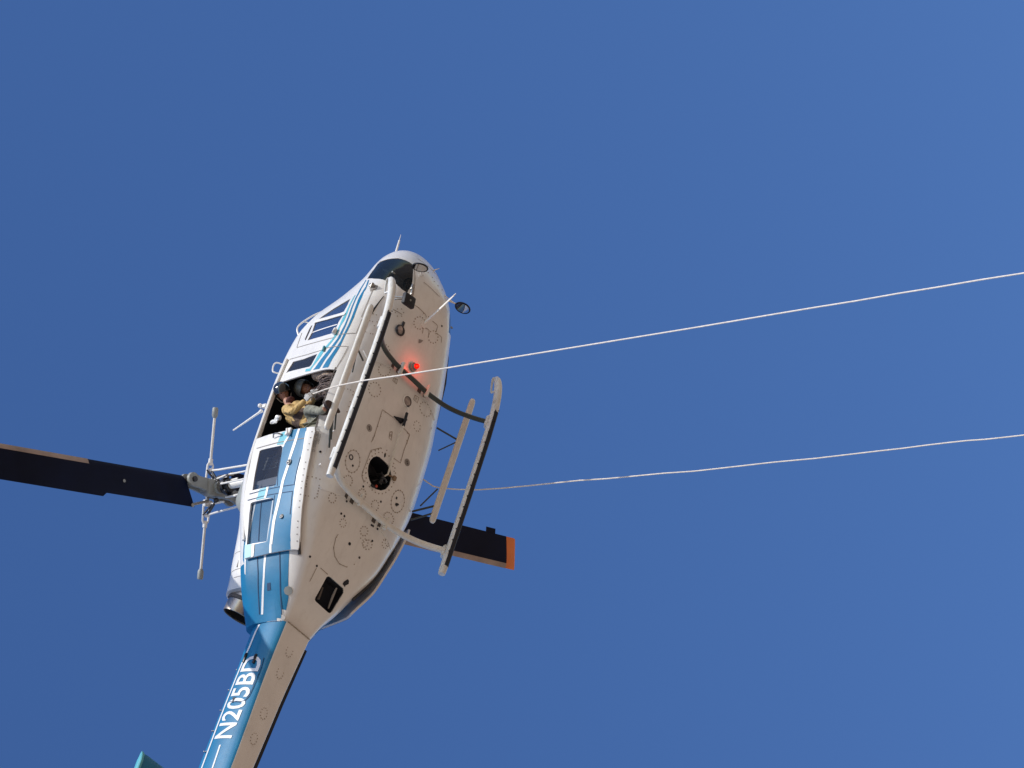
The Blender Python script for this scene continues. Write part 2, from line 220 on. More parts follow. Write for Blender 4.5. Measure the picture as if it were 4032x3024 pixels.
 'rivet_line': [[(.779,-.949,.155),(.794,-.917,.134),(.799,-.881,.112),(.798,-.842,.092),(.743,-.832,.085),(.616,-.839,.082),(.535,-.832,.076),(.44,-.837,.074),(.386,-.816,.063)],[(1.806,-.617,.08),(1.813,-.578,.069),(1.807,-.54,.058),(1.766,-.507,.049),(1.728,-.508,.048),(1.685,-.506,.046)],[(-.731,-.959,.255),(-.724,-.925,.201),(-.726,-.887,.159),(-.726,-.845,.122),(-.767,-.826,.116),(-.815,-.82,.121),(-.855,-.809,.121),(-.896,-.801,.124),(-.938,-.794,.127),(-.982,-.781,.127),(-1.013,-.798,.146)],[(-.756,-.954,.257),(-.792,-.947,.261),(-.842,-.933,.259),(-.882,-.922,.259),(-1.011,-.883,.246),(-1.009,-.862,.213)],[(2.222,-.851,.257),(2.222,-.814,.226),(2.157,-.769,.184),(2.107,-.788,.189),(2.082,-.842,.223),(2.077,-.873,.248)],[(1.861,-.89,.231),(1.863,-.83,.187),(1.874,-.801,.169),(2.023,-.81,.192)],[(2.994,-.413,.119),(2.941,-.411,.107),(2.795,-.412,.084),(2.721,-.257,.049),(2.704,-.14,.044),(2.72,-.032,.044)],[(3.519,-.171,.273),(3.525,-.127,.27),(3.496,-.039,.25),(3.432,-.009,.216),(3.419,.08,.209),(3.43,.195,.225)],[(.726,-.291,-.004),(.553,-.285,-.007),(.382,-.287,-.008),(.837,-.237,-.003)],[(.382,-.286,-.008),(.338,-.298,-.009),(.823,.281,-.003),(.713,.316,-.004),(.551,.321,-.007),(.378,.326,-.008),(.337,.177,-.009)],[(.137,-.239,-.01),(.196,-.181,-.01),(.251,-.132,-.009),(.298,-.092,-.009),(.337,.019,-.009),(.335,.174,-.009),(.195,.225,-.01),(.144,.273,-.01),(.247,.177,-.009),(-.229,-.259,-.004),(-.277,-.24,-.002),(-.324,-.167,.0),(-.034,-.258,-.01),(-.2,-.201,-.006)],[(-1.302,-.222,.111),(-1.448,-.182,.14),(-1.536,-.092,.16),(-1.57,.041,.168),(-1.535,.176,.16),(-1.436,.267,.137),(-1.306,.294,.111),(-1.068,.166,.072)]],
 'belly_seam': [[(.453,-.29,-.008),(.382,-.286,-.008),(.265,-.299,-.009)],[(.833,.269,-.003),(.822,.333,-.003),(.551,.321,-.007),(.33,.336,-.009),(.314,.187,-.009)],[(.295,-.105,-.009),(.148,-.258,-.01),(-.011,-.263,-.01),(-.228,-.266,-.005),(-.29,-.253,-.002),(-.353,-.17,.002)],[(.301,-.29,-.009),(.553,-.293,-.007),(.833,-.303,-.003),(.848,-.186,-.002),(.859,-.064,-.002)],[(.841,.184,-.003),(.834,.323,-.003),(.663,.334,-.005)],[(-1.249,-.221,.101),(-1.319,-.228,.114),(-1.451,-.186,.141),(-1.536,-.092,.16),(-1.574,.034,.169),(-1.541,.172,.161)],[(2.715,-.339,.06),(2.72,-.241,.048),(2.712,-.094,.044),(2.683,-.065,.044)],[(3.211,-.263,.134),(3.21,-.085,.117),(3.203,.098,.115)],[(3.722,-.27,.448),(3.715,-.124,.401),(3.715,.087,.396),(3.688,.255,.414)],[(3.429,-.403,.294),(3.215,-.412,.183),(2.998,-.407,.118),(2.827,-.402,.084)],[(-1.796,-.218,.224),(-1.799,-.056,.225)],[(-1.833,-.278,.234),(-2.043,-.264,.293)],[(2.711,.068,.044),(2.719,.147,.044),(2.712,.195,.045),(2.604,.198,.043)],[(2.569,.197,.043),(2.591,.216,.044),(2.613,.303,.051),(2.614,.349,.058),(2.537,.376,.061)],[(2.609,-.062,.043),(2.508,-.056,.042),(2.407,-.038,.041)],[(2.514,-.048,.042),(2.536,.03,.042),(2.535,.069,.042),(2.443,.093,.041)],[(2.442,-.655,.154),(2.44,-.48,.082)]],
 'placard': [[(1.423,-.283,.017),(1.438,-.209,.018),(1.367,-.204,.015),(1.367,-.292,.015)],[(1.447,.198,.018),(1.462,.281,.019),(1.366,.284,.015),(1.371,.196,.015)],[(.655,.003,-.005),(.62,-.038,-.006),(.536,-.019,-.007),(.525,.036,-.007)]],
 'dot': [[(-1.246,.033,.101),(-.981,.375,.06),(-1.808,-.289,.227),(-.976,-.326,.06),(-.974,-.257,.059),(-.797,.248,.038),(-.793,.28,.037),(-.781,.372,.036),(-.404,.24,.004),(-.408,-.157,.005),(2.774,.277,.054),(-.261,-.471,-.003),(-.772,-.328,.035),(-1.768,-.465,.221),(-1.308,.295,.112),(-.981,.375,.06)]],
 'stain': [[(-1.766,.25,.217),(-1.728,.248,.207),(-1.663,.29,.191),(-1.67,.321,.193),(-1.709,.342,.202),(-1.757,.306,.214),(-1.779,.313,.22)],[(-.251,.5,-.004),(-.231,.547,-.003),(-.236,.575,-.002),(-.291,.537,-.001),(-.285,.502,-.002)],[(-.166,.465,-.007),(-.159,.494,-.007),(-.195,.503,-.006),(-.202,.475,-.006)]],
 'ring_mark': [[(-.172,-.553,-.005)]],
 'grey_disc': [[(.422,.453,-.008)],[(.428,-.421,-.008)]],
 'lens': [[(1.257,.089,.01)]],
 'stain_grey': [[(2.28,-.069,.038),(2.32,.021,.039),(2.254,-.009,.038),(2.218,-.05,.037)]],
 'round_panel': [[(-1.265,.046,.104)]],
 'land_light': [[(2.166,-.45,.059)]],
 'search_light': [[(2.729,-.442,.088)]],
 'mirror_a': [[(3.509,-.288,.296)]],
 'mirror_arm_a': [[(3.337,-.364,.222),(3.307,-.298,.183)]],
 'clamp': [[(2.877,-.446,.107),(2.978,-.455,.131),(2.697,-.56,.134)]],
 'mirror_arm_b': [[(3.229,.165,.126)]],
 'nose_whip': [[]],
 'nose_whip2': [[(3.774,.091,.438)]],
 'belly_ant': [[(2.55,-.072,.042)]],
 'strap': [[(1.569,-.289,.022),(1.585,.313,.022),(-.672,-.186,.024),(-.693,.393,.026)]],
 'hook_tri': [[(.872,-.08,-.002),(.855,.093,-.002),(.963,.142,-.001),(.882,.139,-.002)]],
 'cable': [[(1.158,.095,.005),(1.039,.096,.001),(.947,.098,-.001),(.818,.11,-.003)]],
 'cable_low': [[(.806,.101,-.003),(.649,.109,-.005),(.352,.13,-.009),(.156,.132,-.01)]],
 'red_tag': [[(-.279,.046,-.002),(-.311,-.022,-.001)]],
 'tan_block': [[(.041,.308,-.01)]],
 'starboard_reflect': [[(2.978,-.457,.132)]],
 'nose_stain': [[(3.303,-.305,.183),(2.569,-.421,.072)]],
}
# ------------------------------------------------------------------ materials
def _base(name):
    m = bpy.data.materials.new(name); m.use_nodes = True
    nt = m.node_tree
    return m, nt, nt.nodes, nt.links, nt.nodes['Principled BSDF']
def paint(name, col, rough=.35, metal=0.0, coat=0.0, var=.06, scale=3.0, bump=0.0, bscale=60.0, spec=.5, dirt=0.0, dirtcol=(.12, .09, .07)):
    m, nt, N, L, b = _base(name)
    tc = N.new('ShaderNodeTexCoord')
    n = N.new('ShaderNodeTexNoise'); n.inputs['Scale'].default_value = scale; n.inputs['Detail'].default_value = 6
    L.new(tc.outputs['Object'], n.inputs['Vector'])
    r = N.new('ShaderNodeValToRGB')
    r.color_ramp.elements[0].position = .3; r.color_ramp.elements[1].position = .7
    r.color_ramp.elements[0].color = tuple(c*(1-var) for c in col)+(1,)
    r.color_ramp.elements[1].color = tuple(min(1, c*(1+var)) for c in col)+(1,)
    L.new(n.outputs['Fac'], r.inputs[0])
    out = r.outputs[0]
    if dirt > 0:
        n2 = N.new('ShaderNodeTexNoise'); n2.inputs['Scale'].default_value = 11; n2.inputs['Detail'].default_value = 10; n2.inputs['Roughness'].default_value = .7
        mp = N.new('ShaderNodeMapping'); mp.inputs['Scale'].default_value = (.35, 1, 1)
        L.new(tc.outputs['Object'], mp.inputs[0]); L.new(mp.outputs[0], n2.inputs['Vector'])
        r2 = N.new('ShaderNodeValToRGB'); r2.color_ramp.elements[0].position = .52; r2.color_ramp.elements[1].position = .8
        r2.color_ramp.elements[0].color = (0, 0, 0, 1); r2.color_ramp.elements[1].color = (dirt, dirt, dirt, 1)
        L.new(n2.outputs['Fac'], r2.inputs[0])
        mx = N.new('ShaderNodeMixRGB'); mx.inputs[2].default_value = dirtcol+(1,)
        L.new(r2.outputs[0], mx.inputs[0]); L.new(out, mx.inputs[1]); out = mx.outputs[0]
    L.new(out, b.inputs['Base Color'])
    b.inputs['Roughness'].default_value = rough
    b.inputs['Metallic'].default_value = metal
    b.inputs['Coat Weight'].default_value = coat
    b.inputs['Coat Roughness'].default_value = .08
    b.inputs['Specular IOR Level'].default_value = spec
    if bump > 0:
        nb = N.new('ShaderNodeTexNoise'); nb.inputs['Scale'].default_value = bscale; nb.inputs['Detail'].default_value = 3
        L.new(tc.outputs['Object'], nb.inputs['Vector'])
        bm = N.new('ShaderNodeBump'); bm.inputs['Strength'].default_value = bump; bm.inputs['Distance'].default_value = .01
        L.new(nb.outputs['Fac'], bm.inputs['Height']); L.new(bm.outputs[0], b.inputs['Normal'])
    return m
def glass(name, tint, mixf=.55, rough=.02, base=(.02, .03, .04)):
    m, nt, N, L, b = _base(name)
    b.inputs['Base Color'].default_value = base+(1,); b.inputs['Roughness'].default_value = rough
    t = N.new('ShaderNodeBsdfTransparent'); t.inputs[0].default_value = tint+(1,)
    mx = N.new('ShaderNodeMixShader')
    fr = N.new('ShaderNodeLayerWeight'); fr.inputs['Blend'].default_value = .5
    pw = N.new('ShaderNodeMath'); pw.operation = 'POWER'; pw.inputs[1].default_value = 4.0
    ad = N.new('ShaderNodeMath'); ad.operation = 'ADD'; ad.inputs[1].default_value = mixf; ad.use_clamp = True
    L.new(fr.outputs['Facing'], pw.inputs[0]); L.new(pw.outputs[0], ad.inputs[0]); L.new(ad.outputs[0], mx.inputs[0])
    L.new(t.outputs[0], mx.inputs[1]); L.new(b.outputs[0], mx.inputs[2])
    L.new(mx.outputs[0], N['Material Output'].inputs[0])
    return m
def emit(name, col, strength):
    m, nt, N, L, b = _base(name)
    b.inputs['Base Color'].default_value = col+(1,)
    b.inputs['Emission Color'].default_value = col+(1,)
    b.inputs['Emission Strength'].default_value = strength
    b.inputs['Roughness'].default_value = .15
    return m
M = {
 'white': paint('white_gloss_paint', (.76, .75, .72), .34, coat=.35, var=.05, bump=.14, bscale=4, dirt=.26, dirtcol=(.34, .29, .24)),
 'white2': paint('white_paint_clean', (.80, .79, .76), .35, var=.03),
 'blue': paint('blue_metallic_paint', (.006, .172, .345), .45, metal=0.0, coat=.30, var=.10, bump=.30, bscale=5, spec=.3),
 'blue_d': paint('deep_blue_metallic_paint', (.016, .135, .30), .42, metal=.18, coat=.8, var=.10, bump=.12, bscale=5),
 'teal': paint('teal_gloss_paint', (.10, .44, .53), .4, coat=.15, var=.1),
 'teal_d': paint('dull_teal_edge_paint', (.06, .26, .30), .3, var=.1),
 'stripe': paint('white_stripe_paint', (.82, .83, .82), .3, coat=.4, var=.02),
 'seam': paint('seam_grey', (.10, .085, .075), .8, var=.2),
 'seam_l': paint('seam_light_grey', (.30, .28, .26), .8, var=.2),
 'seam_b': paint('seam_blue', (.012, .05, .13), .7, var=.2),
 'rivet': paint('rivet_dark', (.33, .27, .21), .7, var=.3, scale=30),
 'black': paint('black_rubber', (.005, .007, .014), .6, var=.3),
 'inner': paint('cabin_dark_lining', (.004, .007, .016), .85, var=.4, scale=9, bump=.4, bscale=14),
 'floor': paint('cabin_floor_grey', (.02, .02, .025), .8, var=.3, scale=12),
 'blade': paint('blade_dark_blue_black', (.002, .005, .022), .6, var=.3, scale=1.5, bump=.05, bscale=4, spec=.12),
 'erosion': paint('bare_metal_leading_edge', (.36, .28, .24), .45, metal=.5, var=.2),
 'orange': paint('orange_tip_paint', (.75, .20, .04), .5, var=.08),
 'grip': paint('grey_primer', (.27, .29, .28), .5, var=.12, scale=12, bump=.1),
 'steel': paint('worn_steel', (.32, .31, .29), .35, metal=.8, var=.2, scale=20),
 'dsteel': paint('dark_oily_steel', (.05, .05, .055), .4, metal=.6, var=.4, scale=30),
 'ctube': paint('dark_green_grey_tube', (.035, .045, .042), .4, var=.2, scale=8),
 'skid': paint('scuffed_skid_paint', (.70, .70, .66), .4, var=.08, scale=14, bump=.3, bscale=40, dirt=.75, dirtcol=(.06, .06, .055)),
 'step': paint('step_cream_paint', (.72, .70, .64), .4, var=.06, scale=10, dirt=.35, dirtcol=(.3, .26, .2)),
 'exh': paint('heat_tinted_steel', (.42, .36, .29), .3, metal=.85, var=.25, scale=6),
 'soot': paint('soot_black', (.008, .008, .01), .9, var=.3),
 'glass_d': glass('dark_tinted_glass', (.22, .26, .30), .45, base=(.02, .03, .042)),
 'glass_c': glass('clear_window_glass', (.80, .84, .88), .10, base=(.10, .13, .19)),
 'glass_m': glass('smoked_window_glass', (.5, .53, .58), .32, base=(.07, .09, .14)),
 'mirror': paint('mirror_glass', (.75, .77, .80), .03, metal=1.0, var=.01),
 'red_e': emit('beacon_red_lamp', (1.0, .06, .025), 14.0),
 'red_g': glass('red_beacon_lens', (.9, .08, .05), .12, base=(.5, .01, .01)),
 'red': paint('red_tag', (.42, .05, .03), .6),
 'tanp': paint('tan_block', (.25, .17, .11), .7),
 'text': paint('stencil_grey', (.30, .31, .32), .7, var=.2, scale=40),
 'lens': paint('lamp_lens', (.34, .29, .27), .12, metal=.4, var=.5, scale=14),
}
# ------------------------------------------------------------------ mesh helpers
def me_obj(name, verts, faces, m, parent=None, smooth=True, loc=None, angle=40):
    me = bpy.data.meshes.new(name)
    me.from_pydata([tuple(v) for v in verts], [], faces)
    bm = bmesh.new(); bm.from_mesh(me)
    bmesh.ops.recalc_face_normals(bm, faces=bm.faces)
    bm.to_mesh(me); bm.free()
    if smooth:
        me.shade_smooth()
        me.set_sharp_from_angle(angle=math.radians(angle))
    o = bpy.data.objects.new(name, me); COL.objects.link(o)
    me.materials.append(m)
    if parent is not None: o.parent = parent
    if loc is not None: o.location = loc
    return o
class G:
    """collects simple solids into one mesh"""
    def __init__(s): s.v = []; s.f = []
    def add(s, v, f):
        n = len(s.v); s.v += [Vector(p) for p in v]; s.f += [tuple(i+n for i in q) for q in f]; return s
    def tube(s, pts, r, seg=12, caps=True, flat=1.0, up=None, sm=0):
        pts = [Vector(p) for p in pts]
        rr = list(r) if isinstance(r, (list, tuple)) else [r]*len(pts)
        if sm:
            P2 = []; R2 = []; n = len(pts)
            for i in range(n-1):
                a, b, c, d = pts[max(0, i-1)], pts[i], pts[i+1], pts[min(n-1, i+2)]
                for q in range(sm):
                    t = q/sm
                    P2.append(.5*((2*b)+(c-a)*t+(2*a-5*b+4*c-d)*t*t+(3*b-a-3*c+d)*t**3)); R2.append(rr[i]*(1-t)+rr[i+1]*t)
            pts = P2+[pts[-1]]; rr = R2+[rr[-1]]
        ref = None; v = []; f = []
        for i, p in enumerate(pts):
            t = (pts[min(i+1, len(pts)-1)]-pts[max(i-1, 0)]).normalized()
            if ref is None:
                ref = Vector(up) if up else (Vector((0, 0, 1)) if abs(t.z) < .9 else Vector((1, 0, 0)))
            a = (ref-t*ref.dot(t)).normalized(); ref = a
            b = t.cross(a)
            for k in range(seg):
                th = 2*math.pi*k/seg
                v.append(p+(a*math.cos(th)*flat+b*math.sin(th))*rr[i])
        for i in range(len(pts)-1):
            for k in range(seg):
                k2 = (k+1) % seg
                f.append((i*seg+k, i*seg+k2, (i+1)*seg+k2, (i+1)*seg+k))
        if caps:
            f.append(tuple(range(seg))[::-1]); f.append(tuple((len(pts)-1)*seg+k for k in range(seg)))
        return s.add(v, f)
    def box(s, c, sx, sy, sz, rot=None, bev=0.0):
        c = Vector(c); R = rot or Matrix.Identity(3)
        if bev <= 0:
            v = [c+R@Vector((x*sx/2, y*sy/2, z*sz/2)) for x in (-1, 1) for y in (-1, 1) for z in (-1, 1)]
            return s.add(v, [(0, 1, 3, 2), (4, 6, 7, 5), (0, 4, 5, 1), (2, 3, 7, 6), (0, 2, 6, 4), (1, 5, 7, 3)])
        bm = bmesh.new(); bmesh.ops.create_cube(bm, size=1.0)
        for q in bm.verts: q.co = Vector((q.co.x*sx, q.co.y*sy, q.co.z*sz))
        bmesh.ops.bevel(bm, geom=bm.edges[:], offset=bev, segments=2, affect='EDGES', profile=.5)
        bm.verts.ensure_lookup_table(); bm.verts.index_update()
        v = [c+R@q.co for q in bm.verts]; f = [tuple(q.index for q in fa.verts) for fa in bm.faces]; bm.free()
        return s.add(v, f)
    def sphere(s, c, r, seg=12, rings=8, sc=(1, 1, 1), rot=None, half=False):
        c = Vector(c); v = []; f = []; R = rot or Matrix.Identity(3)
        n0 = rings
        for i in range(n0+1):
            ph = math.pi*i/n0*(.5 if half else 1)
            for k in range(seg):
                th = 2*math.pi*k/seg
                v.append(c+R@Vector((r*sc[0]*math.sin(ph)*math.cos(th), r*sc[1]*math.sin(ph)*math.sin(th), r*sc[2]*math.cos(ph))))
        for i in range(n0):
            for k in range(seg):
                k2 = (k+1) % seg
                f.append((i*seg+k, i*seg+k2, (i+1)*seg+k2, (i+1)*seg+k))
        return s.add(v, f)
    def disc(s, c, n, r, th=.004, seg=20, ell=1.0, ax=None):
        c = Vector(c); n = Vector(n).normalized()
        a = Vector(ax) if ax else (Vector((1, 0, 0)) if abs(n.x) < .9 else Vector((0, 1, 0)))
        a = (a-n*a.dot(n)).normalized(); b = n.cross(a)
        v = []
        for h in (0, th):
            for k in range(seg):
                t = 2*math.pi*k/seg
                v.append(c+n*h+a*math.cos(t)*r*ell+b*math.sin(t)*r)
        f = [tuple(range(seg))[::-1], tuple(range(seg, 2*seg))]
        for k in range(seg):
            k2 = (k+1) % seg; f.append((k, k2, seg+k2, seg+k))
        return s.add(v, f)
    def ring(s, c, n, r, tr, seg=28, ell=1.0, ax=None, ts=8):
        c = Vector(c); n = Vector(n).normalized()
        a = Vector(ax) if ax else (Vector((1, 0, 0)) if abs(n.x) < .9 else Vector((0, 1, 0)))
        a = (a-n*a.dot(n)).normalized(); b = n.cross(a)
        v = []; f = []
        for k in range(seg):
            t = 2*math.pi*k/seg
            d = (a*math.cos(t)*ell+b*math.sin(t))
            for j in range(ts):
                u = 2*math.pi*j/ts
                v.append(c+d*(r+tr*math.cos(u))+n*tr*math.sin(u))
        for k in range(seg):
            for j in range(ts):
                f.append((k*ts+j, k*ts+(j+1) % ts, ((k+1) % seg)*ts+(j+1) % ts, ((k+1) % seg)*ts+j))
        return s.add(v, f)
    def loft(s, rings, caps=True):
        n = len(rings[0]); v = [p for r in rings for p in r]; f = []
        for i in range(len(rings)-1):
            for k in range(n):
                k2 = (k+1) % n
                f.append((i*n+k, i*n+k2, (i+1)*n+k2, (i+1)*n+k))
        if caps: f.append(tuple(range(n))[::-1]); f.append(tuple((len(rings)-1)*n+k for k in range(n)))
        return s.add(v, f)
    def make(s, name, m, parent=None, smooth=True, loc=None, angle=40):
        return me_obj(name, s.v, s.f, m, parent, smooth, loc, angle)

def _clean(pts, eps=.004):
    out = []
    for p in pts:
        p = Vector(p)
        if not out or (p-out[-1]).length > eps: out.append(p)
    if len(out) > 2 and (out[0]-out[-1]).length < eps: out.pop()
    return out
def frame(pts, bvh=None):
    c = sum(pts, Vector())/len(pts)
    n = Vector()
    b = bvh or BVH
    for p in pts+[c]:
        h = b.find_nearest(p)
        nn = h[1]
        n += nn
    n.normalize()
    # outward check from the body axis
    if n.dot(c-Vector((c.x, 0, .8))) < 0: n = -n
    u = (Vector((1, 0, 0))-n*n.x)
    if u.length < .3: u = (Vector((0, 0, 1))-n*n.z)
    u.normalize(); v = n.cross(u)
    return c, u, v, n
def proj(bvh, p, n, off):
    h = bvh.ray_cast(p+n*.6, -n, 1.4)
    if h[0] is None:
        h = bvh.find_nearest(p)
    nn = h[1].normalized()
    if nn.dot(n) < 0: nn = -nn
    return h[0]+nn*off, nn
def patch2(tris2, verts2, fr, off, thick, bvh, grid=.06):
    """tris2 in the plane frame -> conforming skin piece"""
    c, u, v, n = fr
    bm = bmesh.new()
    bv = [bm.verts.new((a, b, 0)) for a, b in verts2]
    for t in tris2:
        try: bm.faces.new([bv[i] for i in t])
        except ValueError: pass
    bmesh.ops.remove_doubles(bm, verts=bm.verts, dist=1e-5)
    bmesh.ops.dissolve_limit(bm, angle_limit=.01, verts=bm.verts, edges=bm.edges)
    xs = [q.co.x for q in bm.verts]; ys = [q.co.y for q in bm.verts]
    if not xs: bm.free(); return [], []
    for lo, hi, nrm, k in ((min(xs), max(xs), (1, 0, 0), 0), (min(ys), max(ys), (0, 1, 0), 1)):
        g = math.ceil(lo/grid)*grid
        while g < hi:
            co = (g, 0, 0) if k == 0 else (0, g, 0)
            bmesh.ops.bisect_plane(bm, geom=bm.verts[:]+bm.edges[:]+bm.faces[:], plane_co=co, plane_no=nrm, dist=1e-6)
            g += grid
    bmesh.ops.triangulate(bm, faces=[f for f in bm.faces if len(f.verts) > 4])
    bm.verts.ensure_lookup_table(); bm.verts.index_update()
    V = []; NN = []
    for q in bm.verts:
        p, nn = proj(bvh, c+u*q.co.x+v*q.co.y, n, off)
        V.append(p); NN.append(nn)
    Fc = []
    for f in bm.faces:
        ids = [q.index for q in f.verts]
        a, b_, c_ = V[ids[0]], V[ids[1]], V[ids[2]]
        if (b_-a).cross(c_-a).dot(n) < 0: ids = ids[::-1]
        Fc.append(tuple(ids))
    if thick > 0:
        m = len(V)
        V += [V[i]-NN[i]*thick for i in range(m)]
        edges = {}
        for f in Fc:
            for i in range(len(f)):
                e = (f[i], f[(i+1) % len(f)])
                edges[e] = edges.get(e, 0)+1
        top = list(Fc)
        Fc += [tuple(i+m for i in f[::-1]) for f in top]
        for (a, b_) in edges:
            if (b_, a) not in edges: Fc.append((b_, a, a+m, b_+m))
    bm.free()
    return V, Fc
def patch(name, pts, m, parent, off=.003, thick=0.0, bvh=None, grid=.06, fr=None, holes=None):
    bvh = bvh or BVH
    pts = _clean(pts)
    fr = fr or frame(pts, bvh)
    c, u, v, n = fr
    loops = [pts]+[_clean(h) for h in (holes or [])]
    l2 = [[Vector(((p-c).dot(u), (p-c).dot(v), 0)) for p in lp] for lp in loops]
    tris = mgeo.tessellate_polygon(l2)
    flat = [(q.x, q.y) for lp in l2 for q in lp]
    V, Fc = patch2(tris, flat, fr, off, thick, bvh, grid)
    o = me_obj(name, V, Fc, m, parent, True, angle=30)
    return o
def resample(pts, step=.05):
    out = [Vector(pts[0])]
    for a, b in zip(pts[:-1], pts[1:]):
        a = Vector(a); b = Vector(b); k = max(1, int((b-a).length/step))
        for i in range(1, k+1): out.append(a.lerp(b, i/k))
    return out
def ribbon(G_, pts, w, off=.004, bvh=None, step=.05):
    bvh = bvh or BVH
    P = resample(pts, step); v = []; f = []
    Q = []
    for p in P:
        h = bvh.find_nearest(p); nn = h[1].normalized()
        if nn.dot(h[0]-Vector((h[0].x, 0, .8))) < 0: nn = -nn
        Q.append((h[0]+nn*off, nn))
    for i, (p, nn) in enumerate(Q):
        t = (Q[min(i+1, len(Q)-1)][0]-Q[max(i-1, 0)][0])
        if t.length < 1e-6: t = Vector((1, 0, 0))
        s = nn.cross(t.normalized()).normalized()
        v += [p+s*w/2, p-s*w/2]
    for i in range(len(Q)-1): f.append((2*i, 2*i+1, 2*i+3, 2*i+2))
    G_.add(v, f)
def dots(G_, pts, r, off=.004, bvh=None, seg=6, th=.003):
    bvh = bvh or BVH
    for p in pts:
        h = bvh.find_nearest(Vector(p)); nn = h[1].normalized()
        if nn.dot(h[0]-Vector((h[0].x, 0, .8))) < 0: nn = -nn
        G_.disc(h[0]+nn*(off-.002), nn, r, th, seg)
def thing(name, label, cat, loc=(0, 0, 0), group=None):
    o = bpy.data.objects.new(name, None); COL.objects.link(o)
    o.location = loc; o.empty_display_size = .3
    o['label'] = label; o['category'] = cat
    if group: o['group'] = group
    return o
def tag(o, label, cat, group=None):
    o['label'] = label; o['category'] = cat
    if group: o['group'] = group
    return o
def mir(pts): return [(p[0], -p[1], p[2]) for p in pts]
# ------------------------------------------------------------------ ground
g = G(); g.add([(-9000, -9000, 0), (9000, -9000, 0), (9000, 9000, 0), (-9000, 9000, 0)], [(0, 1, 2, 3)])
mg, nt, N, L, b = _base('desert_ground')
tc = N.new('ShaderNodeTexCoord'); n1 = N.new('ShaderNodeTexNoise'); n1.inputs['Scale'].default_value = .08; n1.inputs['Detail'].default_value = 8
L.new(tc.outputs['Object'], n1.inputs['Vector'])
r1 = N.new('ShaderNodeValToRGB'); r1.color_ramp.elements[0].color = (.43, .28, .16, 1); r1.color_ramp.elements[1].color = (.525, .365, .225, 1)
L.new(n1.outputs['Fac'], r1.inputs[0]); L.new(r1.outputs[0], b.inputs['Base Color']); b.inputs['Roughness'].default_value = .95
ground = g.make('ground', mg, None, False); ground['kind'] = 'structure'

# ------------------------------------------------------------------ helicopter
LIFT = .64
heli = thing('helicopter', 'white and blue utility helicopter hovering overhead with its side door slid open', 'helicopter', (0, 0, HZ-LIFT))
PZ = Vector((0, 0, LIFT))
def P_(o): o.location = PZ; return o

# fuselage shell with real openings
me = bpy.data.meshes.new('fuselage'); me.from_pydata([tuple(v) for v in _lv], [], _lf)
bmx = bmesh.new(); bmx.from_mesh(me); bmesh.ops.recalc_face_normals(bmx, faces=bmx.faces); bmx.to_mesh(me); bmx.free()
fus = bpy.data.objects.new('fuselage', me); COL.objects.link(fus)
me.materials.append(M['white']); me.materials.append(M['inner'])
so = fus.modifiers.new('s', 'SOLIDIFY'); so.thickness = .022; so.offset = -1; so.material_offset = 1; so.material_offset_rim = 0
WSH = [(3.10, -.06, 1.2), (3.02, -.62, 1.22), (2.80, -.80, 1.32), (2.36, -.86, 1.58), (2.20, -.80, 1.68), (2.16, -.06, 1.70)]
cutters = []
def cutter(pts, n, d0=.12, d1=.25):
    pts = [Vector(p) for p in _clean(pts)]; n = Vector(n).normalized()
    cc = sum(pts, Vector())/len(pts); pts = [p-n*(p-cc).dot(n) for p in pts]
    k = len(pts); v = [p+n*d0 for p in pts]+[p-n*d1 for p in pts]
    f = [tuple(range(k)), tuple(range(k, 2*k))[::-1]]+[(i, k+i, k+(i+1) % k, (i+1) % k) for i in range(k)]
    m2 = bpy.data.meshes.new('cut'); m2.from_pydata([tuple(p) for p in v], [], f)
    bb = bmesh.new(); bb.from_mesh(m2); bmesh.ops.triangulate(bb, faces=[q for q in bb.faces if len(q.verts) > 4])
    bmesh.ops.recalc_face_normals(bb, faces=bb.faces); bb.to_mesh(m2); bb.free()
    m2.materials.append(M['white'])
    o = bpy.data.objects.new('cut', m2); COL.objects.link(o); cutters.append(o)
    md = fus.modifiers.new('b', 'BOOLEAN'); md.object = o; md.operation = 'DIFFERENCE'; md.solver = 'MANIFOLD'
DOORWAY = [(1.06, -1.14, .31), (1.06, -1.10, 1.40), (1.04, -1.10, 1.47), (.5, -1.1, 1.475), (-.2, -1.08, 1.46), (-.60, -1.0, 1.42), (-.66, -1.0, 1.36), (-.66, -1.0, .31)]
for s in (1, -1):
    f_ = (lambda q: q) if s == 1 else mir
    cutter(f_(DOORWAY), (0, -s, 0), .35, .45)
    for k, d in (('cabin_win', .25), ('pilot_win', .3), ('quarter_win', .3), ('eyebrow_win', .2)):
        cutter(f_(FE[k][0]), (0, -s, .05), .2, d)
    c_, u_, v_, n_ = frame([Vector(p) for p in FE['chin_glass'][0]])
    cutter(f_(FE['chin_glass'][0]), (n_.x, n_.y*s, n_.z), .35, .22)
    cutter(f_(WSH), (.45, 0, .9), .3, .3)
cutter(FE['hook_hole'][0], (0, 0, -1), .1, .1)
cutter(FE['oval_hole'][0], (0, 0, -1), .1, .1)
cutter(FE['vent_hole'][0], (0, 0, -1), .2, .2)
bpy.context.view_layer.update()
dg = bpy.context.evaluated_depsgraph_get()
nm = bpy.data.meshes.new_from_object(fus.evaluated_get(dg), preserve_all_data_layers=False, depsgraph=dg)
fus.modifiers.clear(); fus.data = nm; nm.name = 'fuselage'
for o in cutters: bpy.data.objects.remove(o)
nm.shade_smooth(); nm.set_sharp_from_angle(angle=math.radians(28))
nm.materials.append(M['blue'])
for p in nm.polygons:
    c_ = p.center
    if p.material_index == 0 and c_.x < -1.90 and c_.z > .80: p.material_index = 2
fus.parent = heli; P_(fus)

